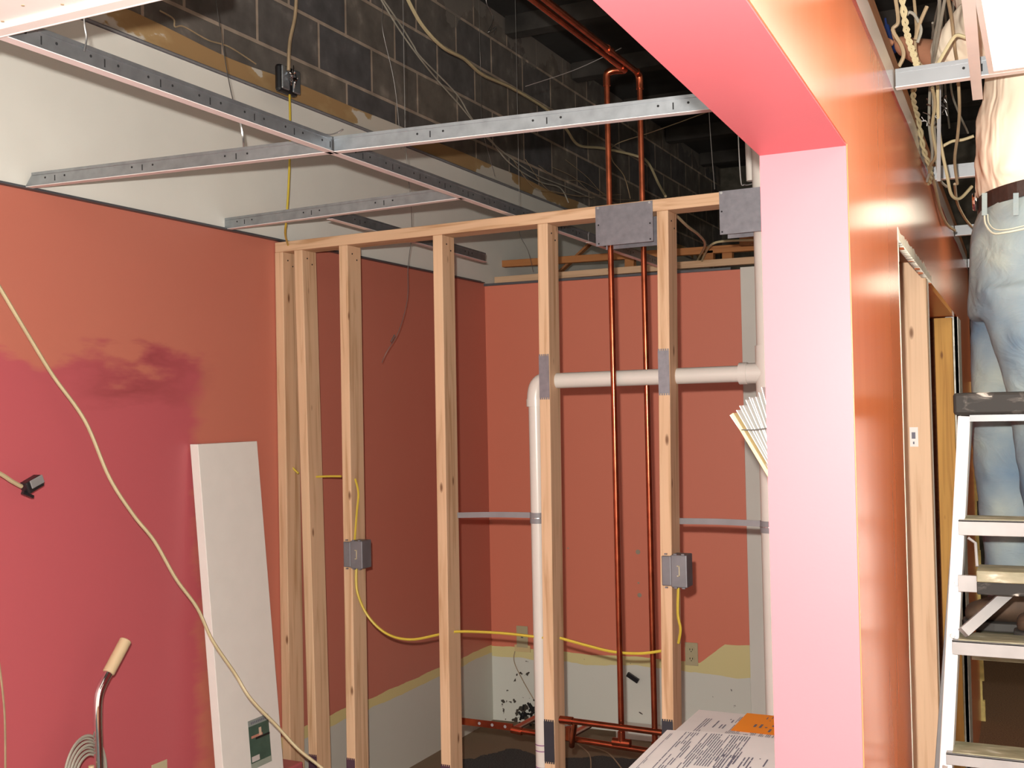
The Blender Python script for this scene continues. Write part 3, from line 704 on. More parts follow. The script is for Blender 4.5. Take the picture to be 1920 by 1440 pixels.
# ------------------------------------------------ white foam board
xt_ = -2.61
ta = PX(371, 833, xt_); tb = PX(482, 827, xt_); zt = (ta.z+tb.z)/2
ba = PY(421, 1440, ta.y+.01); bb2 = PY(536, 1440, tb.y+.0)
sl = ((ba.x+bb2.x)/2-xt_)/(min(ba.z, bb2.z)-zt)
za = 0.0; xb2 = xt_+sl*(za-zt)
th = thing('foam_board', 'tall white rigid board leaning on left wall before the studs', 'board', (xb2, (ta.y+tb.y)/2, 0))
T = -.035
b = B().hexa([(xb2+T, ta.y, 0), (xb2, ta.y, 0), (xb2, tb.y, 0), (xb2+T, tb.y, 0), (xt_+T, ta.y, zt), (xt_, ta.y, zt), (xt_, tb.y, zt), (xt_+T, tb.y, zt)])
obj('panel', b, m_foam, th, bevel=.0015)
def onb(y, z, off=.0008): return Vector((xt_+sl*(z-zt)+off, y, z))
ca = PX(464, 1355, xt_+.09); 
ylab0 = ta.y+(tb.y-ta.y)*.45; ylab1 = ta.y+(tb.y-ta.y)*.80
def bface(y0, y1, z0, z1, mat, name, parent, off=.0008, t=.0006):
    return obj(name, B().hexa([onb(y0, z0, off-t), onb(y0, z0, off), onb(y1, z0, off), onb(y1, z0, off-t), onb(y0, z1, off-t), onb(y0, z1, off), onb(y1, z1, off), onb(y1, z1, off-t)]), mat, parent)
zl1 = PX(470, 1353, xt_+.09).z; zl0 = zl1-.165
lab = bface(ylab0, ylab1, zl0, zl1, flat('label_green', (.055, .10, .075), .35, var=.15, nscale=30), 'printed_label', th); lab['label'] = 'dark green printed label'
dy = ylab1-ylab0
bface(ylab0, ylab1, zl1-.020, zl1, flat('label_grey', (.25, .28, .26), .4), 'label_header', lab, .0016)
bface(ylab0+.0*dy, ylab1, zl0, zl0+.02, flat('label_pale', (.30, .34, .28), .4), 'label_footer', lab, .0016)
bface(ylab0+.05*dy, ylab0+.42*dy, zl0+.024, zl0+.042, flat('label_tag', (.55, .50, .48), .4), 'label_tag', lab, .0016)
bface(ylab0+.1*dy, ylab1-.35*dy, zl1-.062, zl1-.054, flat('label_pink', (.5, .22, .16), .4), 'label_figure', lab, .0016)
bface(ylab0+.48*dy, ylab0+.60*dy, zl1-.060, zl1-.034, flat('label_light', (.6, .45, .33), .4), 'label_figure', lab, .0020)
bface(ylab0+.3*dy, ylab1, zl1-.070, zl1-.063, m_black, 'label_figure', lab, .0018)
lt = B(); random.seed(6)
for k in range(9):
    y0 = ylab0+dy*(.12+.085*k); lt.hexa([onb(y0, zl1-.014, .0018), onb(y0, zl1-.014, .0022), onb(y0+dy*.05, zl1-.014, .0022), onb(y0+dy*.05, zl1-.014, .0018), onb(y0, zl1-.006, .0018), onb(y0, zl1-.006, .0022), onb(y0+dy*.05, zl1-.006, .0022), onb(y0+dy*.05, zl1-.006, .0018)])
obj('label_text', lt, m_ink, lab)
# scrap at the foot near stud one
p = PY(552, 1425, 3.36)
th = thing('wrapped_parcel', 'reddish wrapped parcel with pale edge between the first two studs', 'parcel', (p.x, 3.36, .0))
obj('parcel_body', B().box(p.x-.075, p.x+.04, 3.24, 3.36, 0, p.z), flat('red_wrap', (.42, .10, .11), .35, var=.1), th, bevel=.006)
obj('parcel_edge', B().beam((p.x-.075, 3.238, p.z-.012), (p.x+.03, 3.238, p.z+.004), .006, .012), m_cableg, th)

# ------------------------------------------------ outlets on back wall
def outlet(u0, v0, u1, v1, duplex, label):
    a = PY(u0, v0, 5.22); c = PY(u1, v1, 5.22)
    y = BYF(a.x)-.005
    a = PY(u0, v0, y); c = PY(u1, v1, y)
    th = thing('wall_outlet', label, 'outlet', (a.x, y, c.z))
    obj('cover_plate', B().box(a.x, c.x, y-.001, y+.004, c.z, a.z), m_outlet, th, bevel=.0015)
    xm = (a.x+c.x)/2; zm = (a.z+c.z)/2
    if duplex:
        for s in (-1, 1):
            sk = obj('socket', B().tube([(xm, y, zm+s*.022), (xm, y-.004, zm+s*.022)], .016, 16), m_outlet, th)
            obj('slot', B().box(xm-.008, xm-.005, y-.0046, y-.0038, zm+s*.022-.003, zm+s*.022+.006).box(xm+.005, xm+.008, y-.0046, y-.0038, zm+s*.022-.003, zm+s*.022+.006).tube([(xm, y-.0038, zm+s*.022-.009), (xm, y-.0046, zm+s*.022-.009)], .0025, 8), m_dark, sk)
    else:
        obj('jack', B().box(xm-.006, xm+.006, y-.003, y, zm-.006, zm+.006), m_box, th)
        obj('fray', B().box(a.x-.012, c.x+.012, y-.0005, y+.003, c.z-.022, c.z+.012), m_manila, th)
outlet(968, 1173, 990, 1215, False, 'blank ivory phone plate beside the white downpipe')
outlet(1284, 1204, 1309, 1249, True, 'ivory duplex outlet on back wall under right junction box')
cable('thin_lead', [PY(967, 1215, 5.2), PY(964, 1240, 5.18), PY(980, 1275, 5.15), PY(1000, 1310, 5.12)], .0022, m_cablet, 'thin grey lead dangling from the blank phone plate')
p = PY(1189, 1268, 5.21)
o = obj('clip', B().beam(p+Vector((-.028, -.02, .014)), p+Vector((.028, -.02, -.018)), .014, .024), m_black, bevel=.002); tag(o, 'small black clip on pale wall between the copper pipes', 'clip')
spots = B()
for u, v, r in ((1196, 1035, .012), (1199, 1116, .011), (1197, 1093, .005), (1065, 1028, .004)):
    q = PY(u, v, 5.24); yq = BYF(q.x)-.0008; q = PY(u, v, yq); spots.tube([q, q+Vector((0, .003, 0))], r, 12)
struct('trim_11', spots, flat('filler', (.36, .30, .22), .8), label='small filler spots on the coral back wall')
# dark mouse-hole grime
p = PY(1000, 1345, 5.15)
b = B(); random.seed(9)
for k in range(26):
    a_ = p+Vector((random.uniform(-.09, .05), random.uniform(-.03, .03), random.uniform(-.03, .05)))
    b.tube([a_, a_+Vector((random.uniform(-.03, .03), random.uniform(-.02, .02), random.uniform(-.02, .045)))], .006, 5)
o = obj('dirt_clump', b, m_dark); tag(o, 'dark clump of dirt and lint at the foot of back wall', 'debris', kind='stuff')
# thin curly wires on the floor
for k, (pp, lbl) in enumerate([([(1083, 1395), (1105, 1415), (1108, 1445)], 'thin pale wire curving over the dark carpet, left one'), ([(1105, 1400), (1140, 1412), (1165, 1440)], 'thin pale wire curving over the dark carpet, right one')]):
    cable('floor_wire', [PZ(u, v, .01+.0*k) for u, v in pp], .003, m_cablet, lbl, 'wire')

# ------------------------------------------------ lumber over back wall
def lum(u0, v0, u1, v1, y, th_, label, mat=None, vert=False):
    a = PY(u0, v0, y); c = PY(u1, v1, y)
    o = obj('lumber', B().beam(a, c, .04, th_, (0, 0, 1) if not vert else (1, 0, 0)), mat or m_orlum, bevel=.002); return tag(o, label, 'lumber', 'lumber above the back wall')
lum(918, 497, 1470, 460, 5.42, .036, 'orange-brown rail running above the back wall')
lum(930, 526, 1255, 501, 5.30, .034, 'pale sill timber on top of the back wall, left length', m_woodx)
lum(1262, 499, 1480, 484, 5.34, .034, 'pale sill timber on top of the back wall, right length', m_woodx)
for u, va, vb, lb_ in ((933, 500, 522, 'short upright block at left end above back wall'), (1182, 484, 505, 'short upright block seen between the copper pipes above back wall'), (1330, 470, 492, 'short upright block above the unpainted strip'), (1365, 474, 490, 'thin upright block right of the cables above back wall')):
    lum(u, va, u, vb, 5.42, .05, lb_, vert=True)
lum(1388, 452, 1470, 448, 5.38, .05, 'brown block end over the rail near the column', m_woody)
lum(1050, 510, 1112, 452, 5.45, .012, 'thin slanted stick behind the rail', m_woody)

# ================================================================== CEILING GRID
def tee(a, c, label, name='ceiling_tee', H=.042, fw=.024, slots=None, endcut=0, group='ceiling grid tees', web_m=None):
    a, c = Vector(a), Vector(c); t = (c-a).normalized(); n = t.cross(Vector((0, 0, 1))).normalized(); L = (c-a).length
    th = thing(name, label, 'ceiling grid tee', a, group)
    up_ = Vector((0, 0, 1))
    def slab(o0, o1, z0, z1, s0=0, s1=L, e0=0):
        return [a+t*s0+n*o0+up_*z0, a+t*s0+n*o1+up_*z0, a+t*s1+n*o1+up_*z0, a+t*s1+n*o0+up_*z0, a+t*(s0+e0)+n*o0+up_*z1, a+t*(s0+e0)+n*o1+up_*z1, a+t*s1+n*o1+up_*z1, a+t*s1+n*o0+up_*z1]
    b = B().hexa(slab(-.0012, .0012, .0015, H, e0=endcut)).hexa(slab(-.0035, .0035, H-.008, H, s0=endcut*.9))
    hb = b
    obj('flange', B().hexa(slab(-fw/2, fw/2, 0, .0015)), m_flange, th)
    s = .10 if slots is None else slots[0]; step = .152 if slots is None else slots[1]
    while s < L-.03:
        hb.hexa(slab(-.0016, .0016, .012, .028, s-.0015, s+.0015), 1)
        for q in (-.035, .035):
            if 0 < s+q < L: hb.tube([a+t*(s+q)+n*-.0017+up_*.024, a+t*(s+q)+n*.0017+up_*.024], .003, 8, 1)
        s += step
    obj('web', hb, [web_m or m_steel, m_dark], th)
    return th
Zc = CEIL
mx = -1.637
MXF = lambda y: m1.x+(mx-.015-m1.x)*(y-m1.y)/(4.15-m1.y)
def atz(u, v): return PZ(u, v, Zc)
m1 = atz(2, 68); m2 = atz(1016, 411)
tee((m1.x, m1.y-.7, Zc), (mx-.015, 4.15, Zc), 'long steel main tee running back from white ceiling panel over the stud wall', slots=(.03, .152))
p = atz(47, 353); q = atz(634, 285)
tee(p, (MXF(q.y)-.002, q.y, Zc), 'steel cross tee from coral wall to the main tee, nearer one', slots=(.11, .305), endcut=.03)
p = atz(640, 285); q = atz(1344, 207); 
tee((MXF(p.y)+.002, p.y, Zc), (-.41, q.y+.02, Zc), 'steel cross tee from the main tee to the pink soffit', slots=(.27, .305))
p = atz(416, 432); q = atz(905, 368)
tee(p, (MXF(q.y)-.002, q.y+.0, Zc), 'steel cross tee from coral wall to the main tee, farther one', slots=(.11, .305), endcut=.02)
p = atz(618, 411); q = atz(910, 492)
tee(p, q, 'short secondary tee with a loose free end above the stud bays', slots=(.2, .305))
p = atz(1016, 413); q = atz(1262, 492)
tee((mx-.015, 4.16, Zc), (mx-.02, 5.16, Zc), 'far length of main tee behind the top plate', slots=(.2, .305))
# scrap clip at the crossing
pc = Vector((m1.x, p.y*0+atz(640, 285).y, Zc+.045))
o = obj('tie_clip', B().tube([pc+Vector((-.06, -.04, .01)), pc+Vector((-.02, 0, .004)), pc+Vector((.02, .0, .012)), pc+Vector((.012, -.01, .002))], .0016, 6, smooth=True), m_screw); tag(o, 'bent tie wire lying on the tee crossing', 'wire')

# white installed panel upper-left (frame with tray)
py = atz(2, 67).y
th = thing('ceiling_panel', 'white metal-framed ceiling panel at top left of the room', 'ceiling panel', (-1.7, py-.6, Zc))
b = B().box(-3*.0-2.2, -1.13, py-1.2, py, Zc+.006, Zc+.02)
obj('panel_board', b, m_white, th)
b = B().box(-2.2, -1.13, py-.03, py-.002, Zc-.003, Zc+.030).box(-2.2, -1.13, py-.004, py, Zc-.004, Zc+.034)
obj('panel_frame', b, m_white, th, bevel=.001)
b = B()
for u, v in ((43, 10), (117, 8), (5, 40)):
    q = PZ(u, v, Zc+.0055); b.tube([q, q+Vector((0, 0, -.001))], .0028, 8)
obj('screw', b, m_cablet, th)

# hanger wires of the grid
def wire(pts, label, r=.0013, mat=None, group='thin tie wires above the grid', up=True):
    if up: pts = [Vector((pts[0].x, pts[0].y, DECK+.01)), pts[0]+Vector((0, 0, .16)), pts[0]+Vector((0, 0, .08))]+list(pts)
    return cable('tie_wire', pts, r, mat or m_wire, label, 'wire', group, n=5, sub=5)
yx = m1.x
wire([PX(405, 0, -2.2), PX(425, 130, -2.0), PX(440, 200, -1.8), PX(452, 225, -1.75)], 'thin wire dropping to main tee left of the metal box plate')
wire([PX(450, 222, -1.9), PX(456, 262, -1.9), PX(457, 287, -1.95)], 'twisted wire end below main tee', .003, m_screw, up=False)
wire([PX(158, 40, m1.x), PX(162, 70, m1.x), PX(158, 96, m1.x)], 'twisted wire at the left of main tee by the white panel', .002, m_screw)
wire([PY(760, 260, 3.2), PY(765, 330, 3.2), PY(770, 372, 3.2), PY(772, 440, 3.9), PY(765, 500, 3.9), PY(764, 560, 3.9), PY(748, 620, 3.85), PY(725, 660, 3.8), PY(716, 680, 3.8)], 'long thin wire hanging free between stud bays')
o = obj('wire_tip', B().tube([PY(740, 628, 3.85), PY(733, 641, 3.83)], .003, 6), m_screw); tag(o, 'bright twisted tip on the long free-hanging wire', 'wire')
wire([PX(718, 60, -2.5), PX(740, 160, -2.5), PX(752, 280, -2.5)], 'thin straight wire beside the block wall')
wire([PX(900, 100, -2.45), PX(902, 150, -2.45), PX(905, 240, -2.4), PX(928, 330, -2.4)], 'thin wire hanging over the tee crossing')
wire([PY(1330, 220, 3.8), PY(1334, 280, 3.8), PY(1340, 355, 3.8)], 'thin upright wire over right copper pipe plate')
wire([PY(975, 440, 4.6), PY(990, 470, 4.6), PY(1000, 510, 4.7)], 'thin wire falling behind top plate by the drain stud')
wire([PX(912, 5, -2.4), PX(925, 35, -2.4), PX(915, 60, -2.35), PX(930, 50, -2.35), PX(925, 62, -2.35)], 'curled tie wire hanging before the blocks', .0018, m_screw)
wire([PY(985, 162, 3.3), PY(1080, 130, 3.3), PY(1165, 90, 3.3)], 'fine wire slanting across to the copper pipes', up=False)

# junction plate hanging before blocks
jc = PX(543, 150, -2.52)
th = thing('metal_box', 'round-cornered metal box full of wires hanging before the blocks', 'electrical box', jc+Vector((0, 0, -.05)))
obj('box_shell', B().box(jc.x-.03, jc.x+.0, jc.y-.055, jc.y+.055, jc.z-.052, jc.z+.052), m_black, th, bevel=.012)
for q in (-.030, .036):
    obj('box_cover', B().box(jc.x+.001, jc.x+.010, jc.y+q-.024, jc.y+q+.020, jc.z-.044, jc.z+.044), m_steel, th, bevel=.010)
b = B(); random.seed(12)
for k in range(9):
    q = jc+Vector((.016, random.uniform(-.02, .02), random.uniform(-.03, .03)))
    b.tube([q, q+Vector((.012, random.uniform(-.02, .02), random.uniform(-.02, .02))), q+Vector((.0, random.uniform(-.02, .02), random.uniform(-.03, .03)))], .003, 6, smooth=True)
obj('wire_bundle', b, m_chrome, th, smooth=True)
cable('tan_cable', [PX(556, -20, -2.5), PX(553, 30, -2.5), PX(543, 80, -2.5), PX(541, 132, -2.5)], .0065, m_cablet, 'tan cable coming down into the metal box of wires')
cable('tan_cable', [PX(300, 20, -2.645), PX(325, 35, -2.645), PX(328, 50, -2.645), PX(345, 50, -2.645), PX(390, 75, -2.645), PX(430, 88, -2.645), PX(480, 120, -2.645)], .0028, m_cablet, 'thin tan cable looping over the torn paper strip')
cable('beige_cable', [PX(760, -10, -2.3), PX(790, 45, -2.3), PX(830, 88, -2.3), PX(870, 110, -2.32), PX(905, 140, -2.35), PX(960, 165, -2.38), PX(1025, 205, -2.4), PX(1060, 240, -2.4), PX(1085, 272, -2.4), PX(1130, 278, -2.4), PX(1192, 292, -2.3), PX(1215, 305, -2.2), PX(1235, 345, -2.1), PX(1248, 368, -2.0)], .008, m_beige, 'thick beige cable swooping along the block wall')
cable('beige_cable', [PY(1266, 402, 3.7), PY(1290, 425, 3.9), PY(1310, 440, 4.2), PY(1322, 458, 4.8), PY(1312, 480, 5.3), PY(1305, 495, 5.4)], .0055, m_beige, 'beige cable falling behind the right nail plates')
cable('beige_cable', [PY(1420, 450, 5.0), PY(1360, 452, 5.0), PY(1335, 458, 5.0), PY(1322, 475, 5.2), PY(1315, 493, 5.35)], .0055, m_beige, 'beige cable arching over the rail above back wall')
cable('grey_cable', [PX(712, -10, -2.45), PX(750, 45, -2.45), PX(775, 85, -2.45), PX(790, 108, -2.45), PX(855, 175, -2.45), PX(880, 215, -2.45), PX(910, 255, -2.45), PX(950, 290, -2.45), PX(1000, 325, -2.45), PX(1060, 350, -2.45), PX(1110, 372, -2.45)], .0036, m_cableg, 'grey cable running down the blocks, upper of the pair')
cable('grey_cable', [PX(712, -5, -2.44), PX(745, 50, -2.42), PX(780, 100, -2.40), PX(820, 150, -2.42), PX(860, 195, -2.43), PX(885, 225, -2.43), PX(920, 262, -2.43), PX(955, 305, -2.43), PX(1010, 340, -2.43), PX(1050, 352, -2.42), PX(1066, 380, -2.4)], .0036, m_cableg, 'grey cable running down the blocks, lower of the pair')
cable('grey_cable', [PX(1140, 285, -2.2), PX(1160, 268, -2.2), PX(1230, 245, -2.0), PX(1340, 205, -1.7)], .0028, m_cablet, 'thin cable rising right behind the cross tee')
cable('grey_cable', [PX(1145, 270, -2.2), PX(1148, 300, -2.2), PX(1170, 330, -2.2), PX(1182, 372, -2.2)], .0028, m_cablet, 'thin cable hanging between the copper pipes at the top')
random.seed(21)
for k in range(5):
    u0 = 960+k*25
    cable('loose_wire', [PX(u0, 300+random.uniform(-10, 30), -2.4), PX(u0+40, 345+random.uniform(-15, 15), -2.4), PX(u0+80, 350+random.uniform(-10, 20), -2.4), PX(u0+130, 372+random.uniform(-12, 8), -2.4)], .0014, m_cablet, 'thin tangled wire low on the far block wall behind the top plate', 'wire', 'tangled wires before the far blocks')

# ================================================================== PAPERS
# table against the room side of the column wall
TZ = EYE-.79
tx0, tx1, ty0, ty1 = -.835, FX(2.5)-TH-.012, 1.95, 2.83
th = thing('work_table', 'small table under the plan papers, left of the pink column', 'table', ((tx0+tx1)/2, (ty0+ty1)/2, 0))
obj('tabletop', B().box(tx0+.0, tx1, ty0, ty1, TZ-.022, TZ), m_manila, th, bevel=.002)
for x in (tx0+.02, tx1-.05):
    for y in (ty0+.02, ty1-.05): obj('leg', B().box(x, x+.03, y, y+.03, 0, TZ-.022), m_wood2, th)
def sheet(name, x0, x1, y0, y1, z, label, lift=0.0, mat=m_paper, bow=.0, text=None, seed=1, skew=0):
    th = thing(name, label, 'paper', ((x0+x1)/2, (y0+y1)/2, z), 'papers on the table')
    b = B(); n = 8; m_ = 6
    def P(i, j, dz=0):
        s = i/n; t = j/m_
        return Vector((x0+(x1-x0)*s+skew*t, y0+(y1-y0)*t, z+bow*math.sin(math.pi*s)*t+lift*t+dz))
    for dz in (.0012, 0):
        k = len(b.v)
        for j in range(m_+1):
            for i in range(n+1): b.v.append(P(i, j, dz))
        for j in range(m_):
            for i in range(n):
                q = k+j*(n+1)+i; b.f.append((q, q+1, q+n+2, q+n+1)); b.m.append(0)
    if text:
        random.seed(seed)
        for (a0, a1, s0, s1, dens, wd) in text:      # block: s range across x, t range along y; lines run along y
            s = s0
            while s < s1:
                t = a0
                while t < a1:
                    l = random.uniform(.03, .16)
                    if random.random() < dens:
                        e = min(t+l, a1)
                        def Q(ss, tt): 
                            return Vector((x0+(x1-x0)*ss+skew*tt, y0+(y1-y0)*tt, z+bow*math.sin(math.pi*ss)*tt+lift*tt+.0020))
                        b.add([Q(s, t), Q(s+wd, t), Q(s+wd, e), Q(s, e)], [(0, 1, 2, 3)], 1)
                    t += l+.006
                s += wd*2.4
        obj('page', b, [mat, m_ink], th)
    return th
zt0 = TZ
tag(obj('manila_folder', B().box(tx0-.015, tx1, 1.98, 2.60, TZ+.0002, TZ+.006), m_manila, bevel=.001), 'open manila folder under the printed pages on the table', 'folder')
sheet('printed_page', tx0-.005, tx1, 2.52, 2.815, TZ+.0075, 'far printed page with narrow form lines on the table', text=[(.06, .75, .10, .13, .9, .006), (.5, .8, .18, .26, .55, .008), (.05, .9, .28, .55, .6, .004), (.75, .97, .3, .9, .35, .01)], seed=3)
sheet('printed_page', tx0+.0, tx1, 1.99, 2.535, TZ+.010, 'near printed page dense with small text on the table', lift=.020, bow=.008, text=[(.03, .95, .04, .055, .8, .004), (.05, .98, .12, .21, .75, .006), (.6, .98, .24, .5, .7, .006), (.1, .95, .24, .34, .35, .006), (.2, .75, .40, .75, .55, .008), (.05, .9, .78, .98, .45, .006)], seed=5)
o0 = PZ(1400, 1338, TZ+.01); o1 = PZ(1370, 1370, TZ+.01); ox0 = o1.x
th = sheet('orange_note', ox0, tx1, o1.y, o0.y, TZ+.0105, 'orange slip lying on the far printed page', mat=m_orange_paper, text=[(.08, .45, .15, .8, .35, .02), (.5, .9, .2, .9, .12, .008)], seed=9)

# file pocket with fanned papers on back of column wall
xw = FX(2.05)-TH-.0015
th = thing('wall_pocket', 'wall pocket stuffed with fanned white papers behind pink column', 'file pocket', (xw, 2.05, EYE-.25))
pa = PY(1450, 940, 2.05); pb = PY(1393, 775, 2.05)
obj('backing_slat', B().beam((xw-.004, 2.05, pa.z-.02), pb, .16, .006, (1, 0, .4)), m_manila, th)
b = B(); random.seed(11)
for k in range(11):
    f = k/10; top = PY(1387+f*58, 778-f*48+random.uniform(-5, 5), 2.05)
    b.beam((xw-.006-.004*(1-f), 2.05, pa.z+.0), top, .145-.01*random.random(), .0016, (1, 0, .3))
obj('paper_sheaf', b, m_paper, th)
o = B().tube([PY(1390, 806, 1.965), PY(1415, 806, 1.965), PY(1440, 803, 1.965), Vector((xw, 1.965, PY(1440, 803, 1.965).z))], .0012, 5)
obj('wire_band', o, m_wire, th)
tagp = obj('backing_board', B().box(xw-.006, xw-.001, 2.0, 2.14, EYE-.3, PY(1430, 735, 2.05).z), flat('mauve_card', (.50, .36, .34), .6), th)

# ================================================================== CORRIDOR CEILING
cy = [2.49, 3.58, 4.83, 6.0]
for i, (y, lb_) in enumerate(zip(cy, ['nearest corridor cross tee, running from orange wall past the dangling wires', 'second corridor cross tee, beside the belt of the person', 'third corridor cross tee, level with the jeans pocket', 'farthest corridor cross tee by the jeans'])):
    tee((FX(y)+.003, y, Zc), (.60 if i != 1 else -.03, y, Zc), lb_, slots=(.17, .305), group='corridor grid tees', web_m=flat('bright_steel', (.30, .315, .33), .4, .6, var=.05))
tee((-.058, .6, Zc-.003), (-.125, 2.66, Zc-.003), 'wide corridor main tee hanging beside the lit ceiling light', fw=.021, H=.05, group='corridor grid tees')
def troffer(x0, x1, y0, y1, label):
    th = thing('ceiling_light', label, 'ceiling light', ((x0+x1)/2, (y0+y1)/2, Zc), 'lit corridor ceiling lights')
    obj('housing', B().box(x0, x1, y0, y1, Zc+.02, Zc+.10), m_white, th)
    b = B().box(x0, x0+.010, y0, y1, Zc, Zc+.02).box(x1-.010, x1, y0, y1, Zc, Zc+.02).box(x0+.010, x1-.010, y0, y0+.018, Zc, Zc+.02).box(x0+.010, x1-.010, y1-.018, y1, Zc, Zc+.02)
    obj('frame', b, m_flange, th)
    obj('diffuser', B().box(x0+.010, x1-.010, y0+.018, y1-.018, Zc+.006, Zc+.012), m_lens, th)
troffer(-.094, .51, 1.27, 2.475, 'big glaring ceiling light in top right corner')
troffer(-.18, .42, 3.85, 4.45, 'lit ceiling light farther down the corridor')
troffer(.05, .65, 6.02, 7.2, 'farthest lit ceiling light in the corridor')
troffer(-.0, .60, -.9, .3, 'lit ceiling light overhead near the camera')
tag(obj('ceiling_tile', B().box(FX(1.5)+.04, -.13, 1.30, 2.02, Zc+.05, Zc+.068), m_white, bevel=.001), 'white ceiling tile pushed up beside the dangling wires', 'ceiling tile')
# dangling wires cluster
def cw(pts, y0, y1, r, mat, label, n=7, tw=False):
    r *= .82; L = len(pts); P = [PY(u, v, y0+(y1-y0)*i/(L-1)) for i, (u, v) in enumerate(pts)]
    if tw:
        P2 = spline(P, 10); b = B()
        for ph in (0, math.pi):
            q = [p+Vector((math.cos(i*.9+ph), 0, math.sin(i*.9+ph)*.3))*r for i, p in enumerate(P2)]
            b.tube(q, r*.9, 6)
        o = obj('dangling_cable', b, mat, smooth=True)
    else: o = obj('dangling_cable', B().tube(P, r, n, smooth=True, sub=6), mat, smooth=True)
    return tag(o, label, 'cable', 'cables dangling above the corridor')
cw([(1678, -10), (1684, 40), (1674, 56), (1690, 85), (1694, 105), (1685, 125)], 2.62, 2.62, .0055, m_cablet, 'brown cable hanging beside top of the orange wall')
cw([(1690, -20), (1697, 40), (1704, 75), (1715, 108), (1722, 128), (1735, 135)], 2.60, 2.65, .0055, m_beige, 'twisted tan cable hanging leftmost above corridor tee', tw=True)
cw([(1713, -10), (1718, 50), (1716, 90), (1725, 120), (1745, 130)], 2.75, 2.7, .0045, m_cablet, 'brown cable behind the twisted tan one')
cw([(1700, 28), (1706, 23), (1716, 30), (1727, 55), (1720, 80)], 2.7, 2.7, .0045, m_cableg, 'grey cable curling in a hook above the hand')
cw([(1738, 12), (1724, 45), (1716, 75)], 2.7, 2.7, .0055, m_cablet, 'short brown cable leaning above the forearm')
cw([(1762, -20), (1760, 30), (1752, 75), (1748, 120), (1744, 160), (1742, 230), (1748, 290), (1738, 340)], 2.58, 3.3, .0045, m_cableg, 'grey cable falling straight behind nearest tee')
cw([(1775, -20), (1764, 40), (1755, 90), (1750, 125), (1750, 200), (1753, 260), (1760, 330), (1775, 350)], 2.58, 3.3, .0045, m_cableg, 'grey cable falling to the second corridor tee')
cw([(1776, -10), (1784, 35), (1790, 90), (1795, 125), (1799, 200), (1796, 250), (1790, 300), (1795, 345)], 2.58, 3.2, .0048, m_cablet, 'brown cable hanging nearest the white light')
cw([(1811, 70), (1795, 66), (1785, 75), (1770, 100), (1753, 130)], 2.58, 2.6, .005, m_beige, 'light tan cable arching left from main tee')
cw([(1714, 160), (1713, 190), (1722, 225), (1732, 280), (1745, 320), (1742, 345)], 2.8, 3.4, .005, m_beige, 'pale twisted cable dropping along the wall top', tw=True)
cw([(1748, 165), (1753, 195), (1748, 240), (1755, 290), (1745, 310), (1742, 330)], 2.8, 3.3, .005, m_beige, 'tan cable in the middle below nearest tee')
cw([(1766, 275), (1785, 265), (1805, 262), (1826, 255)], 3.2, 3.2, .005, m_beige, 'pale cable stretched sideways towards the shirt')
cw([(1758, 160), (1759, 220), (1764, 270), (1776, 330), (1784, 365), (1800, 372), (1822, 350)], 2.9, 3.2, .005, m_beige, 'tan cable looping beside the belt buckle')
cw([(1738, 300), (1752, 345), (1762, 390), (1775, 420), (1790, 432)], 3.3, 4.2, .006, m_cablet, 'brown cable bundle end by the third tee')
cw([(1790, 345), (1795, 380), (1810, 410), (1822, 425)], 3.5, 4.3, .005, m_cablet, 'brown cable drooping behind the jeans waist')
cw([(1795, 160), (1797, 130), (1790, 90), (1787, 20), (1788, -60)], 3.4, 3.4, .004, m_cableg, 'thin grey cable far behind the others')
random.seed(33)
for k in range(8):
    u0 = random.uniform(1700, 1800); v0 = random.uniform(-20, 60); pts = [(u0+random.uniform(-14, 14)+i*random.uniform(-3, 6), v0+i*75) for i in range(5)]
    cw([p for p in pts if p[0] > 1690+ (p[1]*.33)] if sum(p[0] > 1690+(p[1]*.33) for p in pts) > 2 else [(1770, 0), (1775, 80), (1772, 160), (1780, 240)], 3.8, 4.6, .0045, m_cableg, 'dim cable hanging deep in the dark space above the corridor')
th = thing('hanger_strap', 'pale upright hanger strap with a hole among the cables', 'hanger', PY(1760, 340, 2.95))
obj('strap', B().beam(PY(1762, -40, 2.95), PY(1760, 340, 2.95), .002, .009, (1, 0, 0)), m_alu, th)
obj('hole', B().tube([PY(1761, 74, 2.945), PY(1761, 74, 2.9445)], .003, 8), m_dark, th)
b = B(); random.seed(17)
for k in range(20):
    q = PY(random.uniform(1735, 1772), random.uniform(180, 240), 3.0); b.tube([q, q+Vector((random.uniform(-.01, .01), 0, random.uniform(-.012, .012))), q+Vector((random.uniform(-.02, .02), .0, random.uniform(-.01, .02)))], .0012, 5, smooth=True)
tag(obj('foil_scraps', b, m_chrome), 'glinting curls of wire among dangling cables', 'wire scraps', kind='stuff')

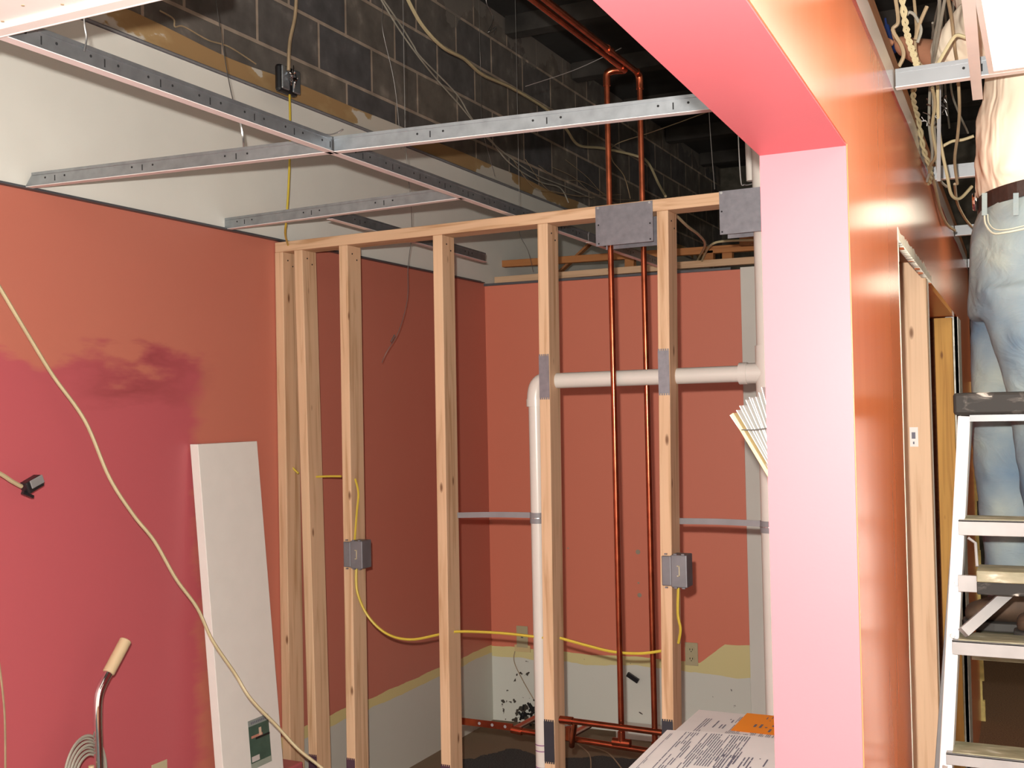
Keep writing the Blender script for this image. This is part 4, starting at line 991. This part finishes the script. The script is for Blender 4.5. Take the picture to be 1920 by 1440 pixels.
# ================================================================== LADDER
th = thing('step_ladder', 'aluminium step ladder with paint-splattered black top in the corridor', 'ladder', (.1, 2.5, 0))
xL, xR = -.165, .30
tz = EYE+.018
yt = 2.47; yb = 2.28
lyf = lambda z: yt+(yb-yt)*(tz-z)/tz
def rail(x_top, x_bot, ytop, ybot, name='rail'):
    a = Vector((x_top, ytop, tz-.05)); c = Vector((x_bot, ybot, .0))
    b = B().beam(a, c, .024, .055, (0, 1, 0)); obj(name, b, m_rail if name == 'rail' else m_alu, th, bevel=.002)
pL = PY(1809, 785, yt-.005); pb_ = PY(1775, 1440, lyf(EYE-.7))
kx = (pb_.x-pL.x)/(pb_.z-pL.z)
xbot = pL.x+kx*(0-pL.z)
rail(pL.x, xbot, yt, yb); rail(.30, .30+(pL.x-xbot), yt, yb)
rail(pL.x*(yt+.16)/yt+.004, xbot*(yt+.55)/yb+.012, yt+.16, yt+.55, 'rear_rail'); rail(.29, .30+(pL.x-xbot), yt+.16, yt+.55, 'rear_rail')
obj('top_cap', B().box(pL.x-.018, .335, yt-.055, yt+.17, tz-.045, tz), m_splat, th, bevel=.006)
obj('cap_rim', B().box(pL.x+.012, .32, yt-.05, yt+.16, tz-.058, tz-.045), m_black, th)
for v0, v1, nm in ((977, 1006, 0), (1205, 1232, 1), (1418, 1440, 2), (1640, 1665, 3)):
    y = 2.43-.018*nm; a = PY(1850, v0, y-.045); c = PY(1850, v1, y-.045); y = lyf(a.z)
    xl_ = pL.x+kx*(a.z-pL.z)
    stp = obj('step', B().box(xl_, .30+(pL.x-xl_), y-.045, y-.040, c.z, a.z).box(xl_, .30+(pL.x-xl_), y-.045, y+.04, a.z-.004, a.z), m_alu, th, bevel=.001)
    obj('tread', B().box(xl_+.012, .29+(pL.x-xl_), y-.040, y+.038, a.z, a.z+.0022), m_tread, stp)
    if nm == 1: STEPZ = a.z
xl_ = pL.x+kx*(STEPZ-pL.z)
obj('rear_step', B().box(xl_+.02, .29+(pL.x-xl_), 2.60, 2.84, STEPZ-.03-.055, STEPZ-.055), m_tread, th, bevel=.002)
# shelf with bracket
s0 = PY(1833, 1064, 2.40); s1 = PY(1833, 1108, 2.40)
obj('paint_shelf', B().box(s0.x, .28, 2.355, 2.40, s1.z, s0.z-.022), m_splat, th, bevel=.002)
obj('shelf_tread', B().box(s0.x, .28, 2.352, 2.45, s0.z-.022, s0.z), m_tread, th, bevel=.002)
g = PY(1806, 1078, 2.37); h = PY(1836, 1110, 2.37)
obj('shelf_bracket', B().box(g.x-.01, h.x, 2.362, 2.372, h.z, g.z), m_alu, th, bevel=.001)
obj('shelf_link', B().tube([PY(1815, 1008, 2.42), PY(1829, 1018, 2.42), PY(1832, 1062, 2.40)], .003, 8), m_alu, th)
obj('diagonal_brace', B().beam(PY(1806, 1186, 2.38), PY(1892, 1110, 2.44), .02, .022, (0, 1, 0)), m_alu, th)
for (u, v) in ((1794, 1094), (1786, 1192), (1772, 1438)):
    q = PY(u, v, 2.42); yq = lyf(q.z)-.028; q = PY(u, v, yq); obj('rivet', B().tube([q, q+Vector((0, -.003, 0))], .0055, 12), m_screw, th, bevel=.001)

# ================================================================== PERSON
YM = 2.84
def sk(name, chain, mat, parent, sub=2):
    """chain: list of (index parent, position, radius)"""
    me = bpy.data.meshes.new(name); base = worldloc(parent) if parent else Vector((0, 0, 0))
    vs = [tuple(Vector(p)-base) for _, p, _ in chain]; es = [(pi, i) for i, (pi, _, _) in enumerate(chain) if pi is not None]
    me.from_pydata(vs, es, []); me.materials.append(mat)
    o = bpy.data.objects.new(name, me); COL.objects.link(o); o.parent = parent
    md = o.modifiers.new('skin', 'SKIN'); md.use_smooth_shade = True
    for i, (_, _, r) in enumerate(chain):
        sv = me.skin_vertices[0].data[i]; sv.radius = (r, r) if not isinstance(r, tuple) else r; sv.use_root = (i == 0)
    ms = o.modifiers.new('sub', 'SUBSURF'); ms.levels = sub; ms.render_levels = sub
    return o
Zf = STEPZ-.050
per = thing('person', 'person in cream shirt and light jeans on the ladder, arms in the ceiling', 'person', (-.03, YM, Zf))
bx_ = -.028                     # body centre x
belt = PY(1840, 372, YM).z
hipz = belt-.12
knee = Zf+.50
chest = belt+.34; sh = belt+.47
# body (continuous skin)
hand0 = PY(1704, 92, 3.05)
elb = PY(1772, 112, 2.93); shp = Vector((bx_-.01, YM-.10, sh-.03))
hand0.y = 3.04
dirh = (hand0-elb).normalized()
ch = [(None, (bx_+.02, YM, hipz), .10), (0, (bx_+.02, YM, belt+.05), .09), (1, (bx_+.02, YM, chest-.05), .095), (2, (bx_+.015, YM, sh-.03), .08), (3, (bx_-.01, YM, sh+.06), .055), (4, (bx_-.015, YM, sh+.12), .055),
      (3, (shp.x, YM-.10, sh-.03), .062), (6, tuple(shp+Vector((0, -.05, 0))), .055), (7, tuple(elb), .043), (8, tuple(elb.lerp(hand0, .45)), .040), (9, tuple(hand0), .027), (10, tuple(hand0+dirh*.05), (.022, .036)),
      (3, (bx_-.01, YM+.12, sh-.03), .062), (12, (bx_-.12, YM+.24, sh+.10), .048), (13, (bx_-.22, YM+.26, sh+.20), .038), (14, (bx_-.29, YM+.22, sh+.26), .026), (15, (bx_-.34, YM+.2, sh+.28), (.022, .036)),
      (0, (bx_, YM+.085, hipz-.08), .085), (17, (bx_+.0, YM+.09, knee), .055), (18, (bx_-.02, YM+.09, Zf+.12), .038),
      (0, (bx_, YM-.085, hipz-.08), .085), (20, (bx_+.04, YM-.09, knee+.06), .055), (21, (bx_+.10, YM-.09, Zf+.16), .038)]
body = sk('body', ch, m_skin, per)
def hand(base, d, upv, nm):
    d = d.normalized(); side = d.cross(upv).normalized()
    for k, (off, L) in enumerate(((-.027, .062), (-.009, .072), (.009, .068), (.026, .052))):
        a = base+side*off; dn = side.cross(d)
        sk('finger', [(None, a-d*.02, .009), (0, a+d*L*.35, .0088), (1, a+d*L*.68+dn*.012, .0082), (2, a+d*L*.88+dn*.030, .0072)], m_skin, body)
    a = base-d*.045-side*.03; dn = side.cross(d)
    sk('thumb', [(None, a+side*.012, .011), (0, a-side*.018+d*.025+dn*.01, .0105), (1, a-side*.022+d*.05+dn*.022, .009)], m_skin, body)
hand(hand0+dirh*.085, dirh, Vector((0, 0, 1)), 'near')
dir2 = Vector((-.05, -.02, .02)).normalized(); hand(Vector((bx_-.34, YM+.2, sh+.28))+dir2*.035, dir2, Vector((0, 0, 1)), 'far')
# head
hc = Vector((bx_-.025, YM, sh+.22))
b = B(); rr = []
prof = [(-.115, .035, .045, -.035), (-.10, .058, .052, -.02), (-.07, .078, .064, -.008), (-.03, .092, .072, 0), (.01, .098, .076, .002), (.05, .097, .077, .006), (.085, .080, .066, .010), (.108, .048, .042, .014), (.118, .015, .014, .016)]
for z, ax_, by_, ox in prof: rr.append((hc+Vector((ox, 0, z)), Vector((ax_, 0, 0)), Vector((0, by_, 0))))
b.rings(rr, 20)
b.rings([(hc+Vector((-.092, 0, .018)), Vector((.010, 0, 0)), Vector((0, .008, 0))), (hc+Vector((-.105, 0, -.005)), Vector((.014, 0, 0)), Vector((0, .012, 0))), (hc+Vector((-.100, 0, -.022)), Vector((.012, 0, 0)), Vector((0, .014, 0)))], 10)
head = obj('head', b, m_skin, per, smooth=True); head.modifiers.new('sub', 'SUBSURF').render_levels = 2
for s in (-1, 1):
    e = B(); e.rings([(hc+Vector((-.088, s*.030, .012+z)), Vector((r_, 0, 0)), Vector((0, r_, 0))) for z, r_ in ((-.009, .004), (-.004, .010), (.004, .010), (.009, .004))], 12); obj('eye', e, m_white, head, smooth=True)
    e = B(); e.rings([(hc+Vector((.006, s*.078, z)), Vector((r_, 0, 0)), Vector((0, .009, 0))) for z, r_ in ((-.03, .008), (-.01, .014), (.015, .018), (.028, .010))], 12); obj('ear', e, m_skin, head, smooth=True)
obj('mouth', B().beam(hc+Vector((-.084, -.022, -.052)), hc+Vector((-.084, .022, -.052)), .01, .008), flat('lips', (.36, .12, .09), .5), head, bevel=.003)
b = B(); b.rings([(hc+Vector((.022, 0, z)), Vector((a_, 0, 0)), Vector((0, c_, 0))) for z, a_, c_ in ((-.05, .070, .070), (0, .085, .080), (.05, .094, .085), (.09, .088, .074), (.118, .056, .050), (.13, .02, .02))], 20); obj('hair', b, m_hair, head, smooth=True)
# shirt
def V(x, y, z): return Vector((x, y, z))
b = B()
fr = lambda v: PY(1830, v, YM).x
front = {370: 1836, 345: 1829, 300: 1826, 240: 1830, 190: 1840, 145: 1846, 100: 1850}
rr = []
for v in (392, 378, 362, 345, 300, 240, 190, 145, 100, 60):
    u = {392: 1838, 378: 1837, 362: 1832, 60: 1850}.get(v, front.get(v, 1838))
    p = PY(u, v, YM-.03); half = .118 if v > 80 else .10; c_ = p.x+half
    rr.append((V(c_, YM, p.z), V(half, 0, 0), V(0, .165 if v < 350 else .150, 0)))
topz = rr[-1][0].z
rr += [(V(bx_+.02, YM, sh+.0), V(.10, 0, 0), V(0, .17, 0)), (V(bx_+.01, YM, sh+.04), V(.065, 0, 0), V(0, .09, 0)), (V(bx_, YM, sh+.055), V(.058, 0, 0), V(0, .062, 0))]
rr.sort(key=lambda q: q[0].z)
b.rings(rr, 32)
# sleeves
slv_end = elb.lerp(hand0, -.02)
b.tube([shp+V(.0, -.0, -.02), shp+V(0, -.03, -.01), shp.lerp(elb, .5)+V(0, 0, -.01), elb+V(.01, 0, 0)], [.085, .085, .078, .062], 18)
b.tube([V(bx_, YM+.08, sh-.04), V(bx_-.06, YM+.17, sh+.03), V(bx_-.12, YM+.24, sh+.10)], [.085, .080, .064], 18)
shirt = obj('shirt', b, m_cloth, per, smooth=True)
md = shirt.modifiers.new('r', 'REMESH'); md.mode = 'VOXEL'; md.voxel_size = .010; md.use_smooth_shade = True
md = shirt.modifiers.new('s', 'SMOOTH'); md.iterations = 6
tx = bpy.data.textures.new('folds', 'CLOUDS'); tx.noise_scale = .09
md = shirt.modifiers.new('d', 'DISPLACE'); md.texture = tx; md.strength = .022; md.mid_level = .5
# jeans
b = B()
rr = []
for v, u in ((385, 1838), (400, 1833), (440, 1819), (500, 1815), (560, 1814), (600, 1816)):
    p = PY(u, v, YM-.02); half = .122; rr.append((V(p.x+half, YM, p.z), V(half, 0, 0), V(0, .165, 0)))
rr.sort(key=lambda q: q[0].z); b.rings(rr, 30)
far = [(560, 1815, .105), (620, 1820, .098), (700, 1818, .092), (780, 1820, .086), (860, 1822, .082), (930, 1832, .080), (1000, 1839, .078), (1060, 1843, .078), (1110, 1849, .076), (1150, 1856, .074)]
rr = []
for v, u, h in far:
    p = PY(u, v, YM+.07); rr.append((V(p.x+h, YM+.08, p.z), V(h, 0, 0), V(0, h*1.02, 0)))
rr.sort(key=lambda q: q[0].z); b.rings(rr, 26)
near = [(540, 1824, .105), (600, 1842, .102), (660, 1862, .096), (730, 1884, .090), (820, 1898, .084), (900, 1908, .080), (1000, 1922, .078), (1150, 1935, .076)]
rr = []
for v, u, h in near:
    p = PY(u, v, YM-.13); rr.append((V(p.x+h, YM-.085, p.z), V(h, 0, 0), V(0, h*1.0, 0)))
rr.sort(key=lambda q: q[0].z); b.rings(rr, 26)
jeans = obj('jeans', b, m_denim, per, smooth=True)
md = jeans.modifiers.new('r', 'REMESH'); md.mode = 'VOXEL'; md.voxel_size = .010; md.use_smooth_shade = True
md = jeans.modifiers.new('s', 'SMOOTH'); md.iterations = 4
tx = bpy.data.textures.new('creases', 'CLOUDS'); tx.noise_scale = .11
md = jeans.modifiers.new('d', 'DISPLACE'); md.texture = tx; md.strength = .018; md.mid_level = .5
# stitching: pocket and side seam, hugging the near side
m_seam = flat('seam_thread', (.50, .50, .40), .8)
def nearside(u, v, yb=YM-.168): return PY(u, v, yb)
obj('pocket_seam', B().tube([nearside(1846, 400, YM-.11), nearside(1848, 420, YM-.13), nearside(1862, 437, YM-.158), nearside(1885, 436, YM-.176), nearside(1925, 428, YM-.184)], .0022, 6, smooth=True).tube([nearside(1852, 402, YM-.12), nearside(1854, 418, YM-.135), nearside(1866, 430, YM-.160), nearside(1890, 430, YM-.177), nearside(1925, 422, YM-.184)], .0014, 6, smooth=True), m_seam, jeans)
# belt
b = B(); zb = PY(1840, 380, YM).z
seg = 40; cxb = rr and (PY(1838, 385, YM-.02).x+.122)
for i in range(seg):
    a0 = 2*math.pi*i/seg; a1 = 2*math.pi*(i+1)/seg
    def q(a, r, z): return V(cxb+math.cos(a)*(.124+r), YM+math.sin(a)*(.163+r), z+.014*math.cos(a))
    b.hexa([q(a0, 0, zb-.018), q(a0, .006, zb-.018), q(a1, .006, zb-.018), q(a1, 0, zb-.018), q(a0, 0, zb+.018), q(a0, .006, zb+.018), q(a1, .006, zb+.018), q(a1, 0, zb+.018)])
obj('belt', b, m_belt, per, smooth=True)
bk = PY(1832, 378, YM-.03); obj('belt_buckle', B().rings([(bk+V(-.002, 0, 0), V(0, .022, 0), V(0, 0, .022)), (bk+V(-.010, 0, 0), V(0, .020, 0), V(0, 0, .020))], 16), m_chrome, per, bevel=.002)
for u, yq in ((1846, YM-.115), (1905, YM-.175)):
    p0 = PY(u, 362, yq); p1 = PY(u, 404, yq); obj('belt_loop', B().beam(p0, p1, .004, .011, (1, 0, 0)), m_denim, per)
# shoes
def shoe(cx, cyy, z, nm):
    s = B()
    secs = [(-.135, .028, .020, .032), (-.115, .040, .030, .045), (-.07, .047, .040, .058), (-.02, .045, .055, .080), (.03, .040, .060, .100), (.08, .038, .055, .095), (.12, .034, .040, .070), (.135, .020, .020, .045)]
    rr = []
    for x, wy, hz, top in secs: rr.append((V(cx+x, cyy, z+.016+top/2), V(0, wy, 0), V(0, 0, top/2)))
    s.rings(rr, 18); o = obj('shoe', s, m_shoe, per, smooth=True); o.modifiers.new('sub', 'SUBSURF').render_levels = 2
    s = B(); pts = [(-.14, .02), (-.12, .040), (-.07, .050), (0, .046), (.08, .042), (.13, .034), (.145, .015)]
    poly = [V(cx+x, cyy-w_, z) for x, w_ in pts]+[V(cx+x, cyy+w_, z) for x, w_ in reversed(pts)]
    s.prism(poly, (0, 0, .020)); obj('sole', s, m_sole, o, bevel=.004)
    s = B()
    for k in range(4): s.tube([V(cx-.045+.02*k, cyy-.026, z+.078+.011*k), V(cx-.042+.02*k, cyy, z+.090+.012*k), V(cx-.045+.02*k, cyy+.026, z+.078+.011*k)], .0025, 6, smooth=True)
    obj('laces', s, m_hair, o)
pf = PY(1806, 1185, 2.80)
shoe(pf.x+.14, 2.79, Zf, 'far')
shoe(PY(1903, 1230, 2.72).x+.14, 2.69, Zf, 'near')
# tool in hand
o = obj('wire_tool', B().tube([hand0+dirh*.07+V(0, -.02, -.03), hand0+dirh*.1+V(0, -.02, .035)], .008, 10).tube([hand0+dirh*.1+V(0, -.02, .035), hand0+dirh*.105+V(0, -.02, .055)], .003, 8), m_blue, smooth=True)
tag(o, 'blue-handled tool held in the raised hand', 'tool')
